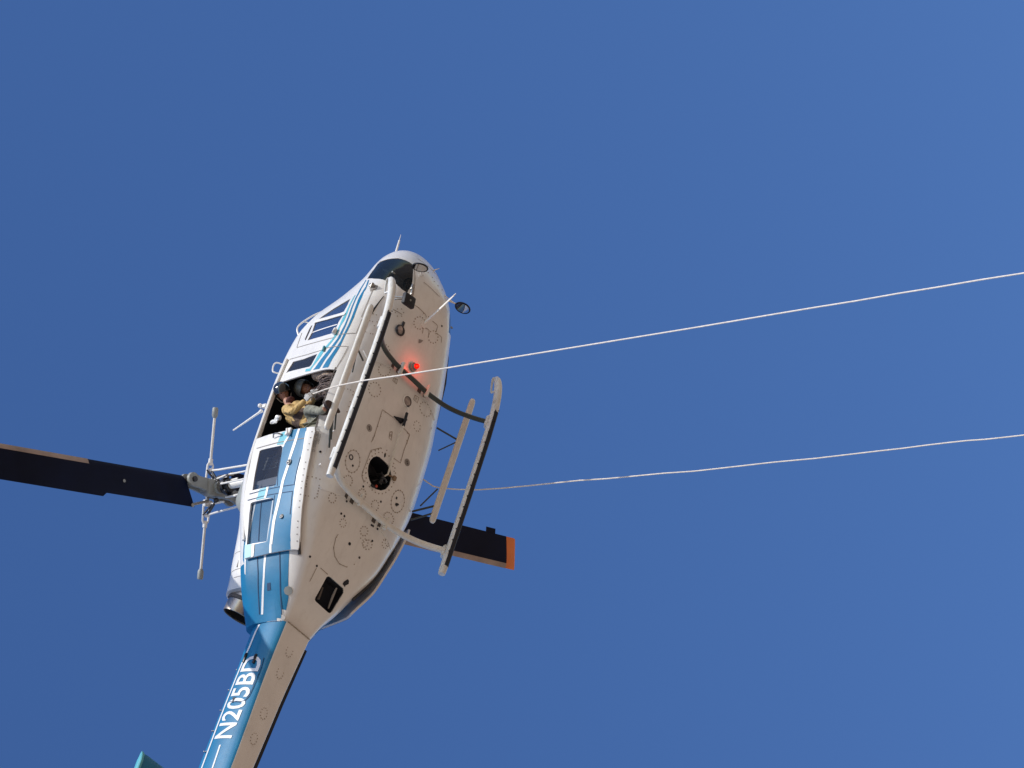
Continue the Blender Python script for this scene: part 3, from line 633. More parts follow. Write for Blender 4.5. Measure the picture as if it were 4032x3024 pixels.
# second skin surface for the sliding doors (5 cm outside)
_xs = stations(); _n = len(ring(0.0))
_dv = [v for x in _xs for v in ring(x, .05)]
DB = BVHTree.FromPolygons(_dv, [(i*_n+j, i*_n+(j+1) % _n, (i+1)*_n+(j+1) % _n, (i+1)*_n+j) for i in range(len(_xs)-1) for j in range(_n)])
side_fr = (Vector((0, -1.1, .8)), Vector((1, 0, 0)), Vector((0, 0, 1)), Vector((0, -1, 0)))
side_fl = (Vector((0, 1.1, .8)), Vector((1, 0, 0)), Vector((0, 0, -1)), Vector((0, 1, 0)))

def sub(name, pts, m, parent, off=.003, thick=0.0, bvh=None, fr=None, grid=.06, holes=None):
    return patch(name, pts, m, parent, off, thick, bvh, grid, fr, holes)
# paint bands on the fuselage, both sides
for s in (1, -1):
    f_ = (lambda q: q) if s == 1 else mir
    fr = side_fr if s == 1 else side_fl
    sub('painted_stripe', f_(FE['teal'][0]), M['teal'], fus, fr=fr)
    sub('painted_stripe', f_(FE['teal_foot'][0]), M['teal'], fus, .0035, fr=fr)
    sub('painted_stripe', f_(FE['blue_a'][0]), M['blue'], fus, fr=fr)
    sub('painted_stripe', f_(FE['blue_b'][0]), M['blue'], fus, fr=fr)
    sub('painted_panel', f_([(-2.676 if x < -2.53 else x, y, max(z, .535) if x < -2.4 else z) for x, y, z in FE['aft_blue'][0]]), M['blue'], fus, fr=fr)
    sub('painted_stripe', f_(FE['aft_stripe_a'][0]), M['stripe'], fus, .006, fr=fr)
    sub('painted_stripe', f_(FE['aft_stripe_b'][0]), M['stripe'], fus, .006, fr=fr)
    for k, m_ in (('cabin_win', 'glass_m'), ('pilot_win', 'glass_c'), ('quarter_win', 'glass_c'), ('eyebrow_win', 'glass_m')):
        P_(sub('window_pane', f_(FE[k][0]), M[m_], heli, -.012, 0, fr=fr))
    P_(sub('chin_window', f_(FE['chin_glass'][0]), M['glass_d'], heli, -.006, 0))
    g = G(); q = [Vector(p) for p in f_(WSH)]
    P_(sub('windshield', q, M['glass_c'], heli, -.012, 0, fr=(sum(q, Vector())/6, Vector((.9, 0, -.45)).normalized(), Vector((0, 1, 0)), Vector((.45, 0, .9)).normalized())))

# seams, rivets, marks
def lines(name, key, w, m, parent, bvh=None, off=.005):
    for pts in FE[key]:
        g = G(); ribbon(g, pts, w, off, bvh); o = me_obj(name, g.v, g.f, m, parent, True); yield o
for o in lines('panel_seam', 'seam', .011, M['seam_l'], fus): pass  # last line, on the nose, draws a seam and a cast shadow as one
for o in lines('panel_seam', 'sill_seam', .016, M['seam'], fus, off=.0055): pass
for o in lines('panel_seam', 'lower_seam', .012, M['white2'], fus): pass
for o in lines('panel_seam', 'belly_seam', .010, M['rivet'], fus): pass
for o in lines('panel_seam', 'aft_seam', .014, M['seam_b'], fus, off=.009): pass
g = G()
for k in ('rivet_ring', 'rivet_line'):
    for pts in FE[k]: dots(g, pts, .0105 if len(pts) > 9 else .009)
rv = g.make('rivets', M['rivet'], fus, False); rv['kind'] = 'stuff'
for i, pts in enumerate(FE['rivet_ring']):
    if i in (0, 4):
        rings_g = G(); ribbon(rings_g, [p for p in pts]+[pts[0]], .005, .0042); me_obj('panel_seam', rings_g.v, rings_g.f, M['rivet'], fus, True)
for pts in FE['placard']:
    g = G(); ribbon(g, list(pts)+[pts[0]], .012, .005); c = sum((Vector(p) for p in pts), Vector())/len(pts)
    pk = me_obj('placard', g.v, g.f, M['rivet'], fus, True)
    g = G(); ribbon(g, [c+Vector((.014, .016, 0)), c+Vector((.014, -.012, 0)), c+Vector((0, -.012, 0)), c+Vector((0, .012, 0)), c+Vector((0, -.012, 0)), c+Vector((-.014, -.012, 0)), c+Vector((-.014, .016, 0))], .007, .0055, step=.02)
    me_obj('placard_letter', g.v, g.f, M['rivet'], fus, True)
g = G(); dots(g, [p for q in FE['dot'] for p in q][:15], .017, seg=10); dots(g, [FE['dot'][0][0]], .024, seg=12); dots(g, FE['low_dot'][0], .018, seg=10)
o = g.make('drain_holes', M['black'], fus, False); o['kind'] = 'stuff'
for pts in FE['stain']: sub('oil_stain', pts, M['black'], fus, .0045)
sub('grey_patch', FE['stain_grey'][0], M['seam_l'], fus, .0045)
for pts in FE['grey_disc']:
    g = G(); dots(g, pts, .055, seg=20); o = g.make('vent_disc', M['seam_l'], fus, False)
    g = G(); p = Vector(pts[0]); dots(g, [p+Vector((.01, -.012, 0)), p+Vector((-.015, .008, 0))], .015, .007, seg=7); g.make('vent_slot', M['seam'], fus, False)
g = G()
for pts in FE['ring_mark']:
    g.ring(Vector(pts[0])+Vector((0, 0, -.004)), (0, 0, 1), .035, .007, 18)
P_(g.make('drain_ring', M['black'], heli))
sub('dark_vent', FE['aft_dark_panel'][0], M['seam_b'], fus, .0075, fr=side_fr)
P_(sub('round_vent', FE['aft_port_light'][0], M['grip'], heli, .008, .006))
g = G(); dots(g, FE['joint_light'][0], .03, .006, seg=14, th=.02); P_(g.make('position_light', M['white2'], heli))
# stencilled load limit, projected on to the lower side
def text_patch(name, s, origin, right, up, size, m, parent, bvh, off=.005, width=None, bold=.0, n=None, shear=0.0):
    cu = bpy.data.curves.new('t', 'FONT'); cu.body = s; cu.size = size; cu.offset = bold; cu.resolution_u = 3; cu.shear = shear
    to = bpy.data.objects.new('t', cu); COL.objects.link(to); bpy.context.view_layer.update()
    tm = bpy.data.meshes.new_from_object(to.evaluated_get(bpy.context.evaluated_depsgraph_get()))
    bpy.data.objects.remove(to)
    xs = [v.co.x for v in tm.vertices]; ys = [v.co.y for v in tm.vertices]
    sx = width/(max(xs)-min(xs)) if width else 1
    x0 = min(xs); y0 = min(ys)
    vv = [((v.co.x-x0)*sx, v.co.y-y0) for v in tm.vertices]
    fr = (Vector(origin), Vector(right).normalized(), Vector(up).normalized(), n or Vector(right).cross(Vector(up)).normalized())
    V, Fc = patch2([tuple(p.vertices) for p in tm.polygons], vv, fr, off, 0, bvh, .05)
    return me_obj(name, V, Fc, m, parent, True)
et = [Vector(p) for p in FE['ext_text'][0]]
if len(et) == 4:
    r_ = (et[2]-et[0]); up_ = (et[0]-et[1]); up_ = (up_-r_*up_.dot(r_)/r_.length_squared)
    text_patch('stencil_text', 'EXTERNAL LOAD LIMIT', et[1]+up_*.1, r_, up_, .085, M['text'], fus, BVH, width=r_.length)
    e2 = [Vector(p) for p in FE['ext_text2'][0]]
    text_patch('stencil_text', '5,000 LBS', e2[1], r_, up_, .085, M['text'], fus, BVH, width=(e2[2]-e2[0]).length)

# cargo hook well, vent well
def well(name, pts, depth, m):
    pts = [Vector(p) for p in pts]; k = len(pts)
    v = [p+Vector((0, 0, .01)) for p in pts]+[p+Vector((0, 0, depth)) for p in pts]
    f = [(i, (i+1) % k, k+(i+1) % k, k+i) for i in range(k)]+[tuple(range(k, 2*k))]
    o = me_obj(name, v, f, m, heli, False); return P_(o)
well('hook_well', FE['hook_hole'][0], .34, M['inner'])
well('vent_well', FE['vent_hole'][0], .16, M['inner'])
well('small_well', FE['oval_hole'][0], .08, M['black'])
g = G()
g.tube([(-.02, .10, .25), (-.03, .10, .02), (-.06, .10, -.03)], [.035, .03, .02], 10)
g.box((-.10, .12, .02), .16, .06, .05, bev=.01); g.ring((-.12, .12, -.03), (1, .2, 0), .05, .014, 16)
g.tube([(-.16, .05, .1), (-.05, .16, .05), (.03, .1, .04)], .012, 8); g.tube([(-.18, .2, .12), (-.1, .1, .0)], .014, 8)
P_(g.make('cargo_hook', M['dsteel'], heli))
g = G(); g.tube([Vector(FE['cable'][0][0])+Vector((0, 0, -.05)), Vector(FE['cable'][0][1])+Vector((0, 0, -.07)), Vector(FE['cable'][0][3])+Vector((0, 0, -.07))], .014, 8)
c0 = Vector(FE['cable'][0][3])+Vector((0, 0, -.07))
g.tube([c0, Vector(FE['cable_low'][0][1])+Vector((0, 0, -.05)), Vector(FE['cable_low'][0][2])+Vector((0, 0, -.04)), Vector((.02, .17, -.03)), Vector((-.04, .15, .05))], .013, 8)
P_(g.make('release_cable', M['step'], heli))
g = G(); g.sphere(Vector(FE['cable'][0][0])+Vector((0, 0, -.05)), .02, 10, 8)
ht = [Vector(p) for p in FE['hook_tri'][0]]
a, b_, c = ht[0], ht[1], ht[2]
v = [a+Vector((0, 0, -.03)), b_+Vector((0, 0, -.03)), c+Vector((0, 0, -.05)), a+Vector((0, 0, -.012)), b_+Vector((0, 0, -.012)), c+Vector((0, 0, -.012))]
mid = (a+c)*.5; g.add(v, [(0, 1, 2), (5, 4, 3), (0, 3, 4, 1), (1, 4, 5, 2), (2, 5, 3, 0)])
g.tube([Vector(FE['cable'][0][1])+Vector((0, 0, -.07)), c0], .022, 8); g.sphere(ht[3]+Vector((0, 0, -.03)), .018, 8, 6); g.sphere(c+Vector((0, 0, -.03)), .028, 8, 6)
P_(g.make('cable_bracket', M['black'], heli))
g = G(); p = Vector(FE['red_tag'][0][0]); g.box(p+Vector((0, 0, -.02)), .05, .035, .03, bev=.008); P_(g.make('release_tag', M['red'], heli))
g = G(); p = Vector(FE['red_tag'][0][1]); g.box(p+Vector((0, 0, -.02)), .03, .06, .03, bev=.008); g.tube([p+Vector((0, .03, -.02)), p+Vector((.01, .08, -.03))], .01, 6); P_(g.make('cable_connector', M['black'], heli))
g = G(); p = Vector(FE['tan_block'][0][0]); g.box(p+Vector((0, 0, -.02)), .07, .06, .04, bev=.01); g.tube([p+Vector((0, -.03, -.02)), p+Vector((0, -.10, .02))], .012, 6); P_(g.make('hook_stop', M['tanp'], heli))
g = G(); g.tube([(-1.86, .2, .25), (-1.98, .21, .28), (-2.14, .27, .36)], [.012, .018, .012], 8); P_(g.make('vent_pipe', M['seam_l'], heli))
g = G(); g.box((-2.05, .02, .34), .2, .03, .04); P_(g.make('vent_bracket', M['seam'], heli))

# anti-collision beacon on the belly
bb_ = Vector(FE['beacon_base'][0][0]); zb_ = -.005
bx, by = 1.80, -.02
g = G(); g.disc((bx, by, .03), (0, 0, -1), .065, .05, 24); g.ring((bx, by, -.012), (0, 0, 1), .055, .010, 24); g.tube([(bx, by, -.01), (bx, by, -.055)], [.045, .042], 20)
P_(g.make('beacon_base', M['grip'], heli))
g = G(); g.sphere((bx, by, -.055), .042, 20, 10, sc=(1, 1, -1.35), half=True)
o = P_(g.make('beacon_lens', M['red_g'], heli))
g = G(); g.tube([(bx, by, -.056), (bx, by, -.092)], [.017, .015], 12); P_(g.make('beacon_bulb', M['red_e'], heli))
pl = bpy.data.lights.new('beacon_glow', 'POINT'); pl.energy = 1.6; pl.color = (1.0, .09, .04); pl.shadow_soft_size = .03
po = bpy.data.objects.new('beacon_glow', pl); COL.objects.link(po); po.parent = heli; po.location = Vector((bx, by, -.135))+PZ

# lens / flush lamp
p = Vector(FE['lens'][0][0]); g = G(); g.ring(p+Vector((0, 0, -.008)), (0, 0, 1), .082, .014, 28); P_(g.make('lamp_bezel', M['white2'], heli))
g = G(); g.disc(p+Vector((0, 0, -.004)), (0, 0, -1), .074, .01, 24); P_(g.make('lamp_lens', M['lens'], heli))
g = G(); g.ring(p+Vector((0, 0, -.016)), (0, 0, 1), .072, .007, 28); P_(g.make('lamp_gasket', M['seam'], heli))
p = Vector(FE['land_light'][0][0]); g = G(); g.ring(p+Vector((0, 0, -.02)), (0, .1, 1), .072, .016, 24); g.box(p+Vector((.12, .02, -.015)), .1, .045, .02, bev=.006); P_(g.make('landing_light_housing', M['dsteel'], heli))
g = G(); g.disc(p+Vector((0, 0, -.02)), (0, .1, -1), .066, .012, 24); P_(g.make('landing_light_lens', M['lens'], heli))
# recess shade round the cross tubes, painted as flat dark patches on the belly
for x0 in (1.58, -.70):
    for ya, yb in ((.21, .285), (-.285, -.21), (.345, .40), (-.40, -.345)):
        sub('tube_recess_shade', [(x0+.052, ya, 0), (x0+.052, yb, 0), (x0-.052, yb, 0), (x0-.052, ya, 0)], M['seam'], fus, .004, fr=(Vector((x0, 0, 0)), Vector((1, 0, 0)), Vector((0, -1, 0)), Vector((0, 0, -1))))
# straps that clamp the cross tubes
for p in FE['strap'][0]:
    p = Vector(p); g = G(); g.box((p.x, p.y, -.085), .20, .04, .06, bev=.008)
    g.disc((p.x+.06, p.y, p.z-.058), (0, 0, -1), .012, .01, 8); g.disc((p.x-.06, p.y, p.z-.058), (0, 0, -1), .012, .01, 8)
    P_(g.make('clamp_strap', M['step'], heli))
# landing gear
def skid(s):
    y = s*1.256
    g = G()
    P = [(-1.08, y, -.575), (-.9, y, -.575), (-.3, y, -.578), (.4, y, -.578), (1.0, y, -.575), (1.5, y, -.565), (1.75, y, -.552), (1.92, y, -.532), (2.08, y, -.503), (2.24, y, -.457), (2.36, y, -.405), (2.42, y, -.362)]
    g.tube(P, [.052]+[.060]*9+[.054, .036], 18, sm=3)
    o = P_(g.make('skid_tube', M['skid'], heli))
    g2 = G()
    g2.tube([(-.95, y, -.60), (.4, y, -.603), (1.3, y, -.598), (1.75, y, -.578)], .046, 12); sh = g2.make('wear_shoe', M['black'], o)
    g3 = G(); q = [(2.40, y, -.372), (2.43, y, -.325), (2.40, y, -.295), (2.28, y, -.315), (2.16, y, -.348)]
    g3.tube(q, [.03, .028, .024, .02, .018], 10, flat=.5, sm=4); g3.tube([(2.16, y, -.348), (2.18, y, -.44), (2.2, y, -.46)], .016, 8)
    g3.make('skid_toe', M['skid'], o)
    g4 = G()
    for k in range(14): g4.disc((-.7+k*.19, y-.0, -.578-.058), (0, 0, -1), .010, .006, 6); g4.disc((-.72+k*.19, y-.045, -.62), (0, -.7, -.7), .010, .01, 6)
    g4.make('bolt_heads', M['dsteel'], o, False)['kind'] = 'stuff'
    return o
skid(-1); skid(1)
XT = {1.58: [(.0, -.055), (.33, -.05), (.50, -.07), (.70, -.115), (.88, -.20), (1.03, -.31), (1.14, -.41), (1.22, -.50)],
      -.70: [(.0, -.075), (.33, -.08), (.50, -.10), (.70, -.15), (.88, -.235), (1.03, -.345), (1.14, -.45), (1.22, -.53)]}
for x0, pr in XT.items():
    full = [(x0, -y, z) for y, z in pr[::-1]]+[(x0, y, z) for y, z in pr[1:]]
    g = G(); g.tube(full, .036 if x0 > 0 else .048, 14, sm=4)
    if x0 > 0:
        o = P_(g.make('cross_tube', M['ctube'], heli)); o['label'] = 'dark green front cross tube'
    else:
        o = P_(g.make('cross_tube', M['step'], heli)); o['label'] = 'cream painted rear cross tube'
    for s in (-1, 1):
        g = G(); g.box((x0, s*1.215, -.52), .15, .07, .05, bev=.012)
        g.tube([(x0-.09, s*1.25, -.525), (x0+.09, s*1.25, -.525)], .062, 12)
        for k in (-.035, .035): g.disc((x0+k, s*1.19, -.545), (0, 0, -1), .012, .012, 8)
        g.make('saddle', M['skid'], o)
# fairing wedges behind the cross tubes
for x0 in (1.58, -.70):
    for s in (-1, 1):
        pts = [(x0-.05, s*.36, 0), (x0-.16, s*.78, 0), (x0-.05, s*.86, 0), (x0-.02, s*.5, 0)]
        V_ = []
        for p in pts:
            h = BVH.ray_cast(Vector((p[0], p[1], -1)), Vector((0, 0, 1)))
            V_.append(h[0] if h[0] else Vector(p))
        P_(sub('fairing_plate', V_, M['white'], heli, .012, .012))
# boarding steps
for s in (-1, 1):
    g = G(); y = s*1.20
    ends = [(2.06, .012), (2.05, .035), (2.02, .05), (1.95, .055), (1.2, .056), (.4, .056), (-.05, .056), (-.11, .05), (-.14, .035), (-.15, .012)]
    g.tube([(x, y, -.078) for x, r in ends], [r for x, r in ends], 16, flat=.72)
    st = P_(g.make('step_tube', M['step'], heli))
    for p0, p1, r in (((1.30, s*1.19, -.08), (1.34, s*.86, .10), .014), ((.15, s*1.19, -.08), (-.10, s*.93, .09), .016), ((.42, s*1.15, -.02), (.02, s*.98, .02), .012), ((.02, s*1.19, -.09), (-.25, s*.93, .06), .014), ((1.02, s*1.0, .06), (1.30, s*1.19, -.10), .010)):
        g = G(); g.tube([p0, p1], r, 8); g.make('step_strut', M['ctube'], st)
# chocks and lugs on the starboard lower side
for k, p in enumerate(((.02, -.98, .04), (-.55, -.99, .06))):
    g = G(); h = BVH.find_nearest(Vector(p)); g.tube([h[0], h[0]+h[1]*.05, h[0]+h[1]*.05+Vector((0, 0, -.03))], .012, 8); P_(g.make('tie_down_lug', M['white2'], heli))

# ------------------------------------------------------------------ sliding doors
for s in (1, -1):
    f_ = (lambda q: q) if s == 1 else mir
    fr = side_fr if s == 1 else side_fl
    wa, wb = f_(FE['door_win_a'][0]), f_(FE['door_win_b'][0])
    d = P_(sub('sliding_door', f_(FE['door'][0]), M['white'], heli, 0.0, .03, DB, fr, holes=[wa, wb]))
    sub('window_pane', wa, M['glass_m'], d, -.012, 0, DB, fr); sub('window_pane', wb, M['glass_c'], d, -.012, 0, DB, fr)
    if s == -1:
        d.location = PZ+Vector((-.25, .0, 0))
        sub('painted_panel', f_(FE['door_blue_main'][0]), M['blue'], d, .003, 0, DB, fr)
        continue
    sub('painted_panel', FE['door_blue_main'][0], M['blue'], d, .003, 0, DB, fr)
    for k, o_ in (('door_teal', .0034), ('door_teal_low', .005), ('door_teal_aft', .009)): sub('painted_panel', FE[k][0], M['teal'], d, o_, 0, DB, fr, grid=.03)
    for k in ('door_stripe_a', 'door_stripe_a2', 'door_stripe_a3', 'door_stripe_b'): sub('painted_stripe', FE[k][0], M['stripe'], d, .012 if k == 'door_stripe_a3' else .007, 0, DB, fr, grid=.03)
    sub('door_rail', FE['door_white_strip'][0], M['white2'], d, .014, .014, DB, fr)
    for pts in FE['door_seam']:
        g = G(); ribbon(g, pts, .012, .0065, DB); me_obj('panel_seam', g.v, g.f, M['seam_b'] if pts[0][2] < 1.0 or len(pts) > 4 else M['seam_l'], d)
    g = G(); dots(g, [p for q in FE['door_rivet'] for p in q], .010, .016, DB, 8); g.make('rivets', M['seam_l'], d, False)['kind'] = 'stuff'
    hp = [Vector(q[0]) for q in FE['door_handle'][:1]] if len(FE['door_handle'][0]) == 1 else [Vector(q) for q in FE['door_handle'][0]]
    a = hp[0]; g = G(); g.box(a+Vector((0, -.03, 0)), .12, .04, .10, bev=.015); g.tube([a+Vector((.04, -.05, .03)), a+Vector((-.07, -.06, -.03))], .016, 8); g.make('door_latch', M['white2'], d)
    a = hp[1]; g = G(); g.tube([a+Vector((-.0, -.01, -.08)), a+Vector((-.01, -.06, -.05)), a+Vector((0, -.065, .0)), a+Vector((0, -.06, .05)), a+Vector((-.02, -.01, .09))], .011, 8); g.make('grab_handle', M['steel'], d)
    a = hp[3]; g = G(); g.disc(a, (0, -1, 0), .045, .02, 16); g.sphere(a+Vector((0, -.02, 0)), .03, 10, 6, sc=(1, .6, 1)); g.make('lock_cup', M['steel'], d)
    a = hp[4]; g = G(); g.disc(a, (0, -1, 0), .035, .015, 16); g.sphere(a+Vector((.01, -.015, 0)), .022, 10, 6, sc=(1, .6, 1)); g.make('lock_cup', M['steel'], d)
# roof rail the doors hang from
for s in (1, -1):
    g = G(); P = []
    for x in (1.5, 1.0, .5, 0.0, -.4, -.8, -1.2, -1.55):
        h = BVH.ray_cast(Vector((x, -2*s, 1.50 if x > -.6 else 1.50-.22*(-.6-x))), Vector((0, s, 0)))
        if h[0]: P.append(h[0]+Vector((0, -.02*s, 0)))
    g.tube(P, .028, 8); P_(g.make('door_rail', M['white2'], heli))
    g = G(); P = []
    for x in (-.68, -.9, -1.2, -1.5, -1.8):
        h = BVH.ray_cast(Vector((x, -2*s, .30)), Vector((0, s, 0)))
        if h[0]: P.append(h[0]+Vector((0, -.02*s, 0)))
    g.tube(P, .022, 8); P_(g.make('lower_door_track', M['dsteel'], heli))
# pilot door details (starboard and port)
for s in (1, -1):
    g = G()
    for pr in ([(2.142, -1.062, .60), (2.135, -1.06, .95), (2.16, -1.02, 1.26)],): ribbon(g, pr if s == 1 else mir(pr), .05, .014)
    o = me_obj('door_post', g.v, g.f, M['white2'], None); o.parent = heli; P_(o)
    q = [Vector(p) for p in FE['pilot_win'][0]]
    g = G(); a, b_ = (q[1]+Vector((0, 0, 0))), q[-1]
    pr = [(1.945, -1.08, .66), (1.93, -1.065, 1.17)]; ribbon(g, pr if s == 1 else mir(pr), .022, .004)
    o = me_obj('window_slide_rail', g.v, g.f, M['white2'], None); o.parent = heli; P_(o)
g = G(); a = Vector(FE['window_latch'][0][0]); g.box(a+Vector((0, -.03, 0)), .10, .05, .05, bev=.012); g.tube([a+Vector((.06, -.04, 0)), a+Vector((-.05, -.07, -.01))], .012, 8); P_(g.make('pilot_door_handle', M['white2'], heli))
a = Vector(FE['window_latch'][0][1]) if len(FE['window_latch'][0]) > 1 else a
g = G(); g.tube([a+Vector((.04, -.02, 0)), a+Vector((-.05, -.03, -.02))], .018, 8); P_(g.make('panel_door_handle', M['teal_d'], heli))
a = Vector(FE['front_bracket'][0][0]); g = G(); g.box(a+Vector((0, -.03, -.01)), .06, .05, .08, bev=.012); g.tube([a+Vector((.03, -.03, .0)), a+Vector((.0, -.06, -.05)), a+Vector((-.07, -.05, -.03))], .014, 8); g.tube([a, a+Vector((-.06, -.02, .05))], .01, 6)
P_(g.make('tow_fitting', M['steel'], heli))
sub('fitting_patch', FE['front_bracket'][0][1:], M['seam_l'], fus, .0045)  # flat light grey patch on the skin beside the fitting
# grab rail on the roof corner and step loop
for s in (1, -1):
    g = G(); g.tube([(2.62, -.78*s, 1.36), (2.42, -.93*s, 1.47), (2.22, -1.02*s, 1.58), (2.12, -1.03*s, 1.60), (2.02, -1.0*s, 1.56)], .013, 8, sm=5); g.tube([(2.27, -1.0*s, 1.555), (2.27, -.95*s, 1.50)], .010, 6)
    P_(g.make('grab_rail', M['white2'], heli))
    g = G(); g.tube([(1.50, -1.0*s, 1.66), (1.51, -1.06*s, 1.735), (1.46, -1.08*s, 1.76), (1.36, -1.08*s, 1.74), (1.32, -1.07*s, 1.70), (1.33, -1.0*s, 1.64)], .012, 8, sm=5); P_(g.make('step_loop', M['white2'], heli))
# corner lamp + whip on the roof above the door
ANT0 = Vector((.63, -1.06, 1.66)); ANT1 = Vector((.372, -1.06, 2.144))
g = G(); a = Vector((.715, -1.05, 1.66)); g.sphere(a+Vector((0, -.03, .06)), .035, 10, 8); g.box(a, .06, .05, .08, bev=.01); P_(g.make('roof_fitting', M['white2'], heli))
g = G(); g.tube([ANT0, ANT0.lerp(ANT1, .12), ANT1], [.034, .017, .011], 8); P_(g.make('roof_antenna', M['white2'], heli))

PT0 = Vector((3.98, -.25, 1.0)); PT1 = Vector((4.347, -.25, 1.04))
# ------------------------------------------------------------------ nose gear: whips, mirrors, lights
g = G(); g.tube([PT0-Vector((.05, 0, 0)), PT0.lerp(PT1, .7)], [.020, .013], 8); g.tube([PT0.lerp(PT1, .68), PT1], [.007, .003], 6); P_(g.make('nose_whip', M['white2'], heli))
g = G(); p = Vector(FE['nose_whip2'][0][0]); g.tube([p, p+Vector((.07, .06, -.04))], [.012, .004], 6); P_(g.make('nose_probe', M['white2'], heli))
for s in (1, -1):
    g = G(); c = Vector((3.276, -.512*s, .017)); nrm = Vector((-.95, .12*s, .0)).normalized()
    g.ring(c, nrm, .112, .013, 32, ell=1.0); g.sphere(c-nrm*.004, .110, 24, 8, sc=(1, 1, .35), rot=nrm.to_track_quat('Z', 'Y').to_matrix()@Matrix.Rotation(math.pi, 3, 'X'), half=True)
    mo = P_(g.make('mirror_frame', M['black'], heli))
    g = G(); g.disc(c+nrm*.004, nrm, .107, .004, 32); g.make('mirror_face', M['mirror'], mo)
    g = G(); b0 = Vector((3.325, -.263*s, .235)); g.tube([b0, b0.lerp(c, .5)+Vector((0, 0, -.02)), c-nrm*.03], .011, 8)
    g.tube([b0+Vector((.06, .05*s, .0)), b0.lerp(c, .55)+Vector((0, 0, -.02))], .008, 8)
    g.box(b0+Vector((0, 0, .0)), .09, .09, .05, bev=.012); g.sphere(b0+Vector((-.02, 0, -.035)), .03, 10, 6)
    g.make('mirror_arm', M['white2'], mo)
# search light with its bracket
R_ = Matrix.Rotation(math.radians(-8), 3, 'Z')
c = Vector((2.525, -.64, -.15)); g = G(); g.box(c, .18, .225, .075, R_, bev=.02); sl = P_(g.make('search_light', M['black'], heli))
g = G(); g.disc(c+Vector((0, 0, -.038)), (0, 0, -1), .016, .004, 14); g.make('lamp_centre', M['grip'], sl)
g = G(); g.tube([c+Vector((-.02, -.08, .02)), c+Vector((-.06, -.15, .10)), (2.47, -.80, .13)], .012, 8); g.tube([(2.55, -.80, .13), c+Vector((.02, -.07, .03))], .010, 8); g.tube([c+Vector((.06, .06, .02)), (2.66, -.56, .04)], .014, 8); g.make('light_bracket', M['steel'], sl)
for p in FE['clamp'][0][:2]:
    p = Vector(p); g = G(); g.box(p+Vector((0, 0, -.02)), .10, .035, .03, bev=.01); g.sphere(p+Vector((-.03, 0, -.035)), .02, 8, 6); P_(g.make('hinge_clamp', M['steel'], heli))
b0 = Vector(FE['belly_ant'][0][0]); g = G(); tip = b0+Vector((.46, 0, -.47))
g.tube([b0+Vector((0, 0, .01)), b0.lerp(tip, .35), b0.lerp(tip, .8), b0.lerp(tip, .93)], [.030, .024, .020, .014], 10, flat=.45, up=(0, 1, 0)); g.tube([b0.lerp(tip, .92), tip], [.010, .008], 8); g.disc(b0+Vector((0, 0, .0)), (0, 0, -1), .06, .012, 18)
P_(g.make('belly_antenna', M['white2'], heli))

# ------------------------------------------------------------------ cowling, exhaust
def sring(x, w, zb, zt, n=26, e=2.6, cy=0.0, skew=0.0):
    r = []
    zc = (zb+zt)/2; h = (zt-zb)/2
    for k in range(n):
        t = 2*math.pi*k/n; c_ = math.cos(t); s_ = math.sin(t)
        z = zc+h*math.copysign(abs(s_)**(2/e), s_)
        r.append(Vector((x+skew*(z-zb), cy+w*math.copysign(abs(c_)**(2/e), c_), z)))
    return r
def lerp_st(tab, step):
    xs = [t[0] for t in tab]; out = []; x = xs[0]
    while x > xs[-1]: out.append(x); x -= step
    out.append(xs[-1])
    return [(x,)+tuple(_hermite(xs, [t[k] for t in tab], x) for k in range(1, len(tab[0]))) for x in out]
g = G(); CT = [(.95, .10, 1.5, 1.74), (.85, .26, 1.4, 1.86), (.5, .46, 1.3, 2.2), (.1, .52, 1.3, 2.38), (-.5, .54, 1.3, 2.30), (-1.0, .53, 1.25, 2.14), (-1.5, .50, 1.2, 2.05), (-1.8, .44, 1.2, 2.02), (-1.98, .34, 1.3, 2.08)]
g.loft([sring(*t, skew=0) for t in lerp_st(CT, .08)])
cw = P_(g.make('engine_cowling', M['white'], heli))
g = G(); g.loft([sring(*t, n=20, e=2.2) for t in lerp_st([(.46, .05, 2.1, 2.35), (.36, .17, 2.1, 2.62), (.16, .21, 2.1, 2.80), (-.1, .21, 2.1, 2.80), (-.4, .17, 2.1, 2.55), (-.75, .06, 2.1, 2.25)], .07)])
g.make('mast_fairing', M['grip'], cw)
for pts in ([(-1.45, -.6, 1.35), (-1.45, -.6, 2.1)], [(-1.72, -.6, 1.32), (-1.74, -.6, 2.1)], [(-1.84, -.6, 1.5), (-1.84, -.6, 1.75)]):
    g = G(); cb = BVHTree.FromPolygons([v.co for v in cw.data.vertices], [tuple(p.vertices) for p in cw.data.polygons])
    P0 = resample(pts, .04); v = []
    for p in P0:
        h = cb.ray_cast(p, Vector((0, 1, 0)))
        if h[0]: v.append(h[0]+Vector((0, -.003, 0)))
    if len(v) > 2:
        g.add([q+Vector((d, 0, 0)) for q in v for d in (-.005, .005)], [(2*i, 2*i+1, 2*i+3, 2*i+2) for i in range(len(v)-1)]); me_obj('panel_seam', g.v, g.f, M['seam_l'], cw)
for z in (1.62, 1.70):
    g = G(); h = cb.ray_cast(Vector((-1.62, -2, z)), Vector((0, 1, 0)))
    if h[0]: g.tube([h[0]+Vector((.08, 0, 0)), h[0]+Vector((-.08, .01, 0))], .009, 6); g.make('cooling_louvre', M['seam_l'], cw)
g = G(); n_ = Vector((-.955, 0, .295)).normalized(); c0 = Vector((-2.0, 0, 1.765)); u_ = Vector((0, 1, 0)); v_ = n_.cross(u_).normalized()
def circ(c, r, k=32, e=1.08): return [c+u_*math.cos(2*math.pi*i/k)*r+v_*math.sin(2*math.pi*i/k)*r*e for i in range(k)]
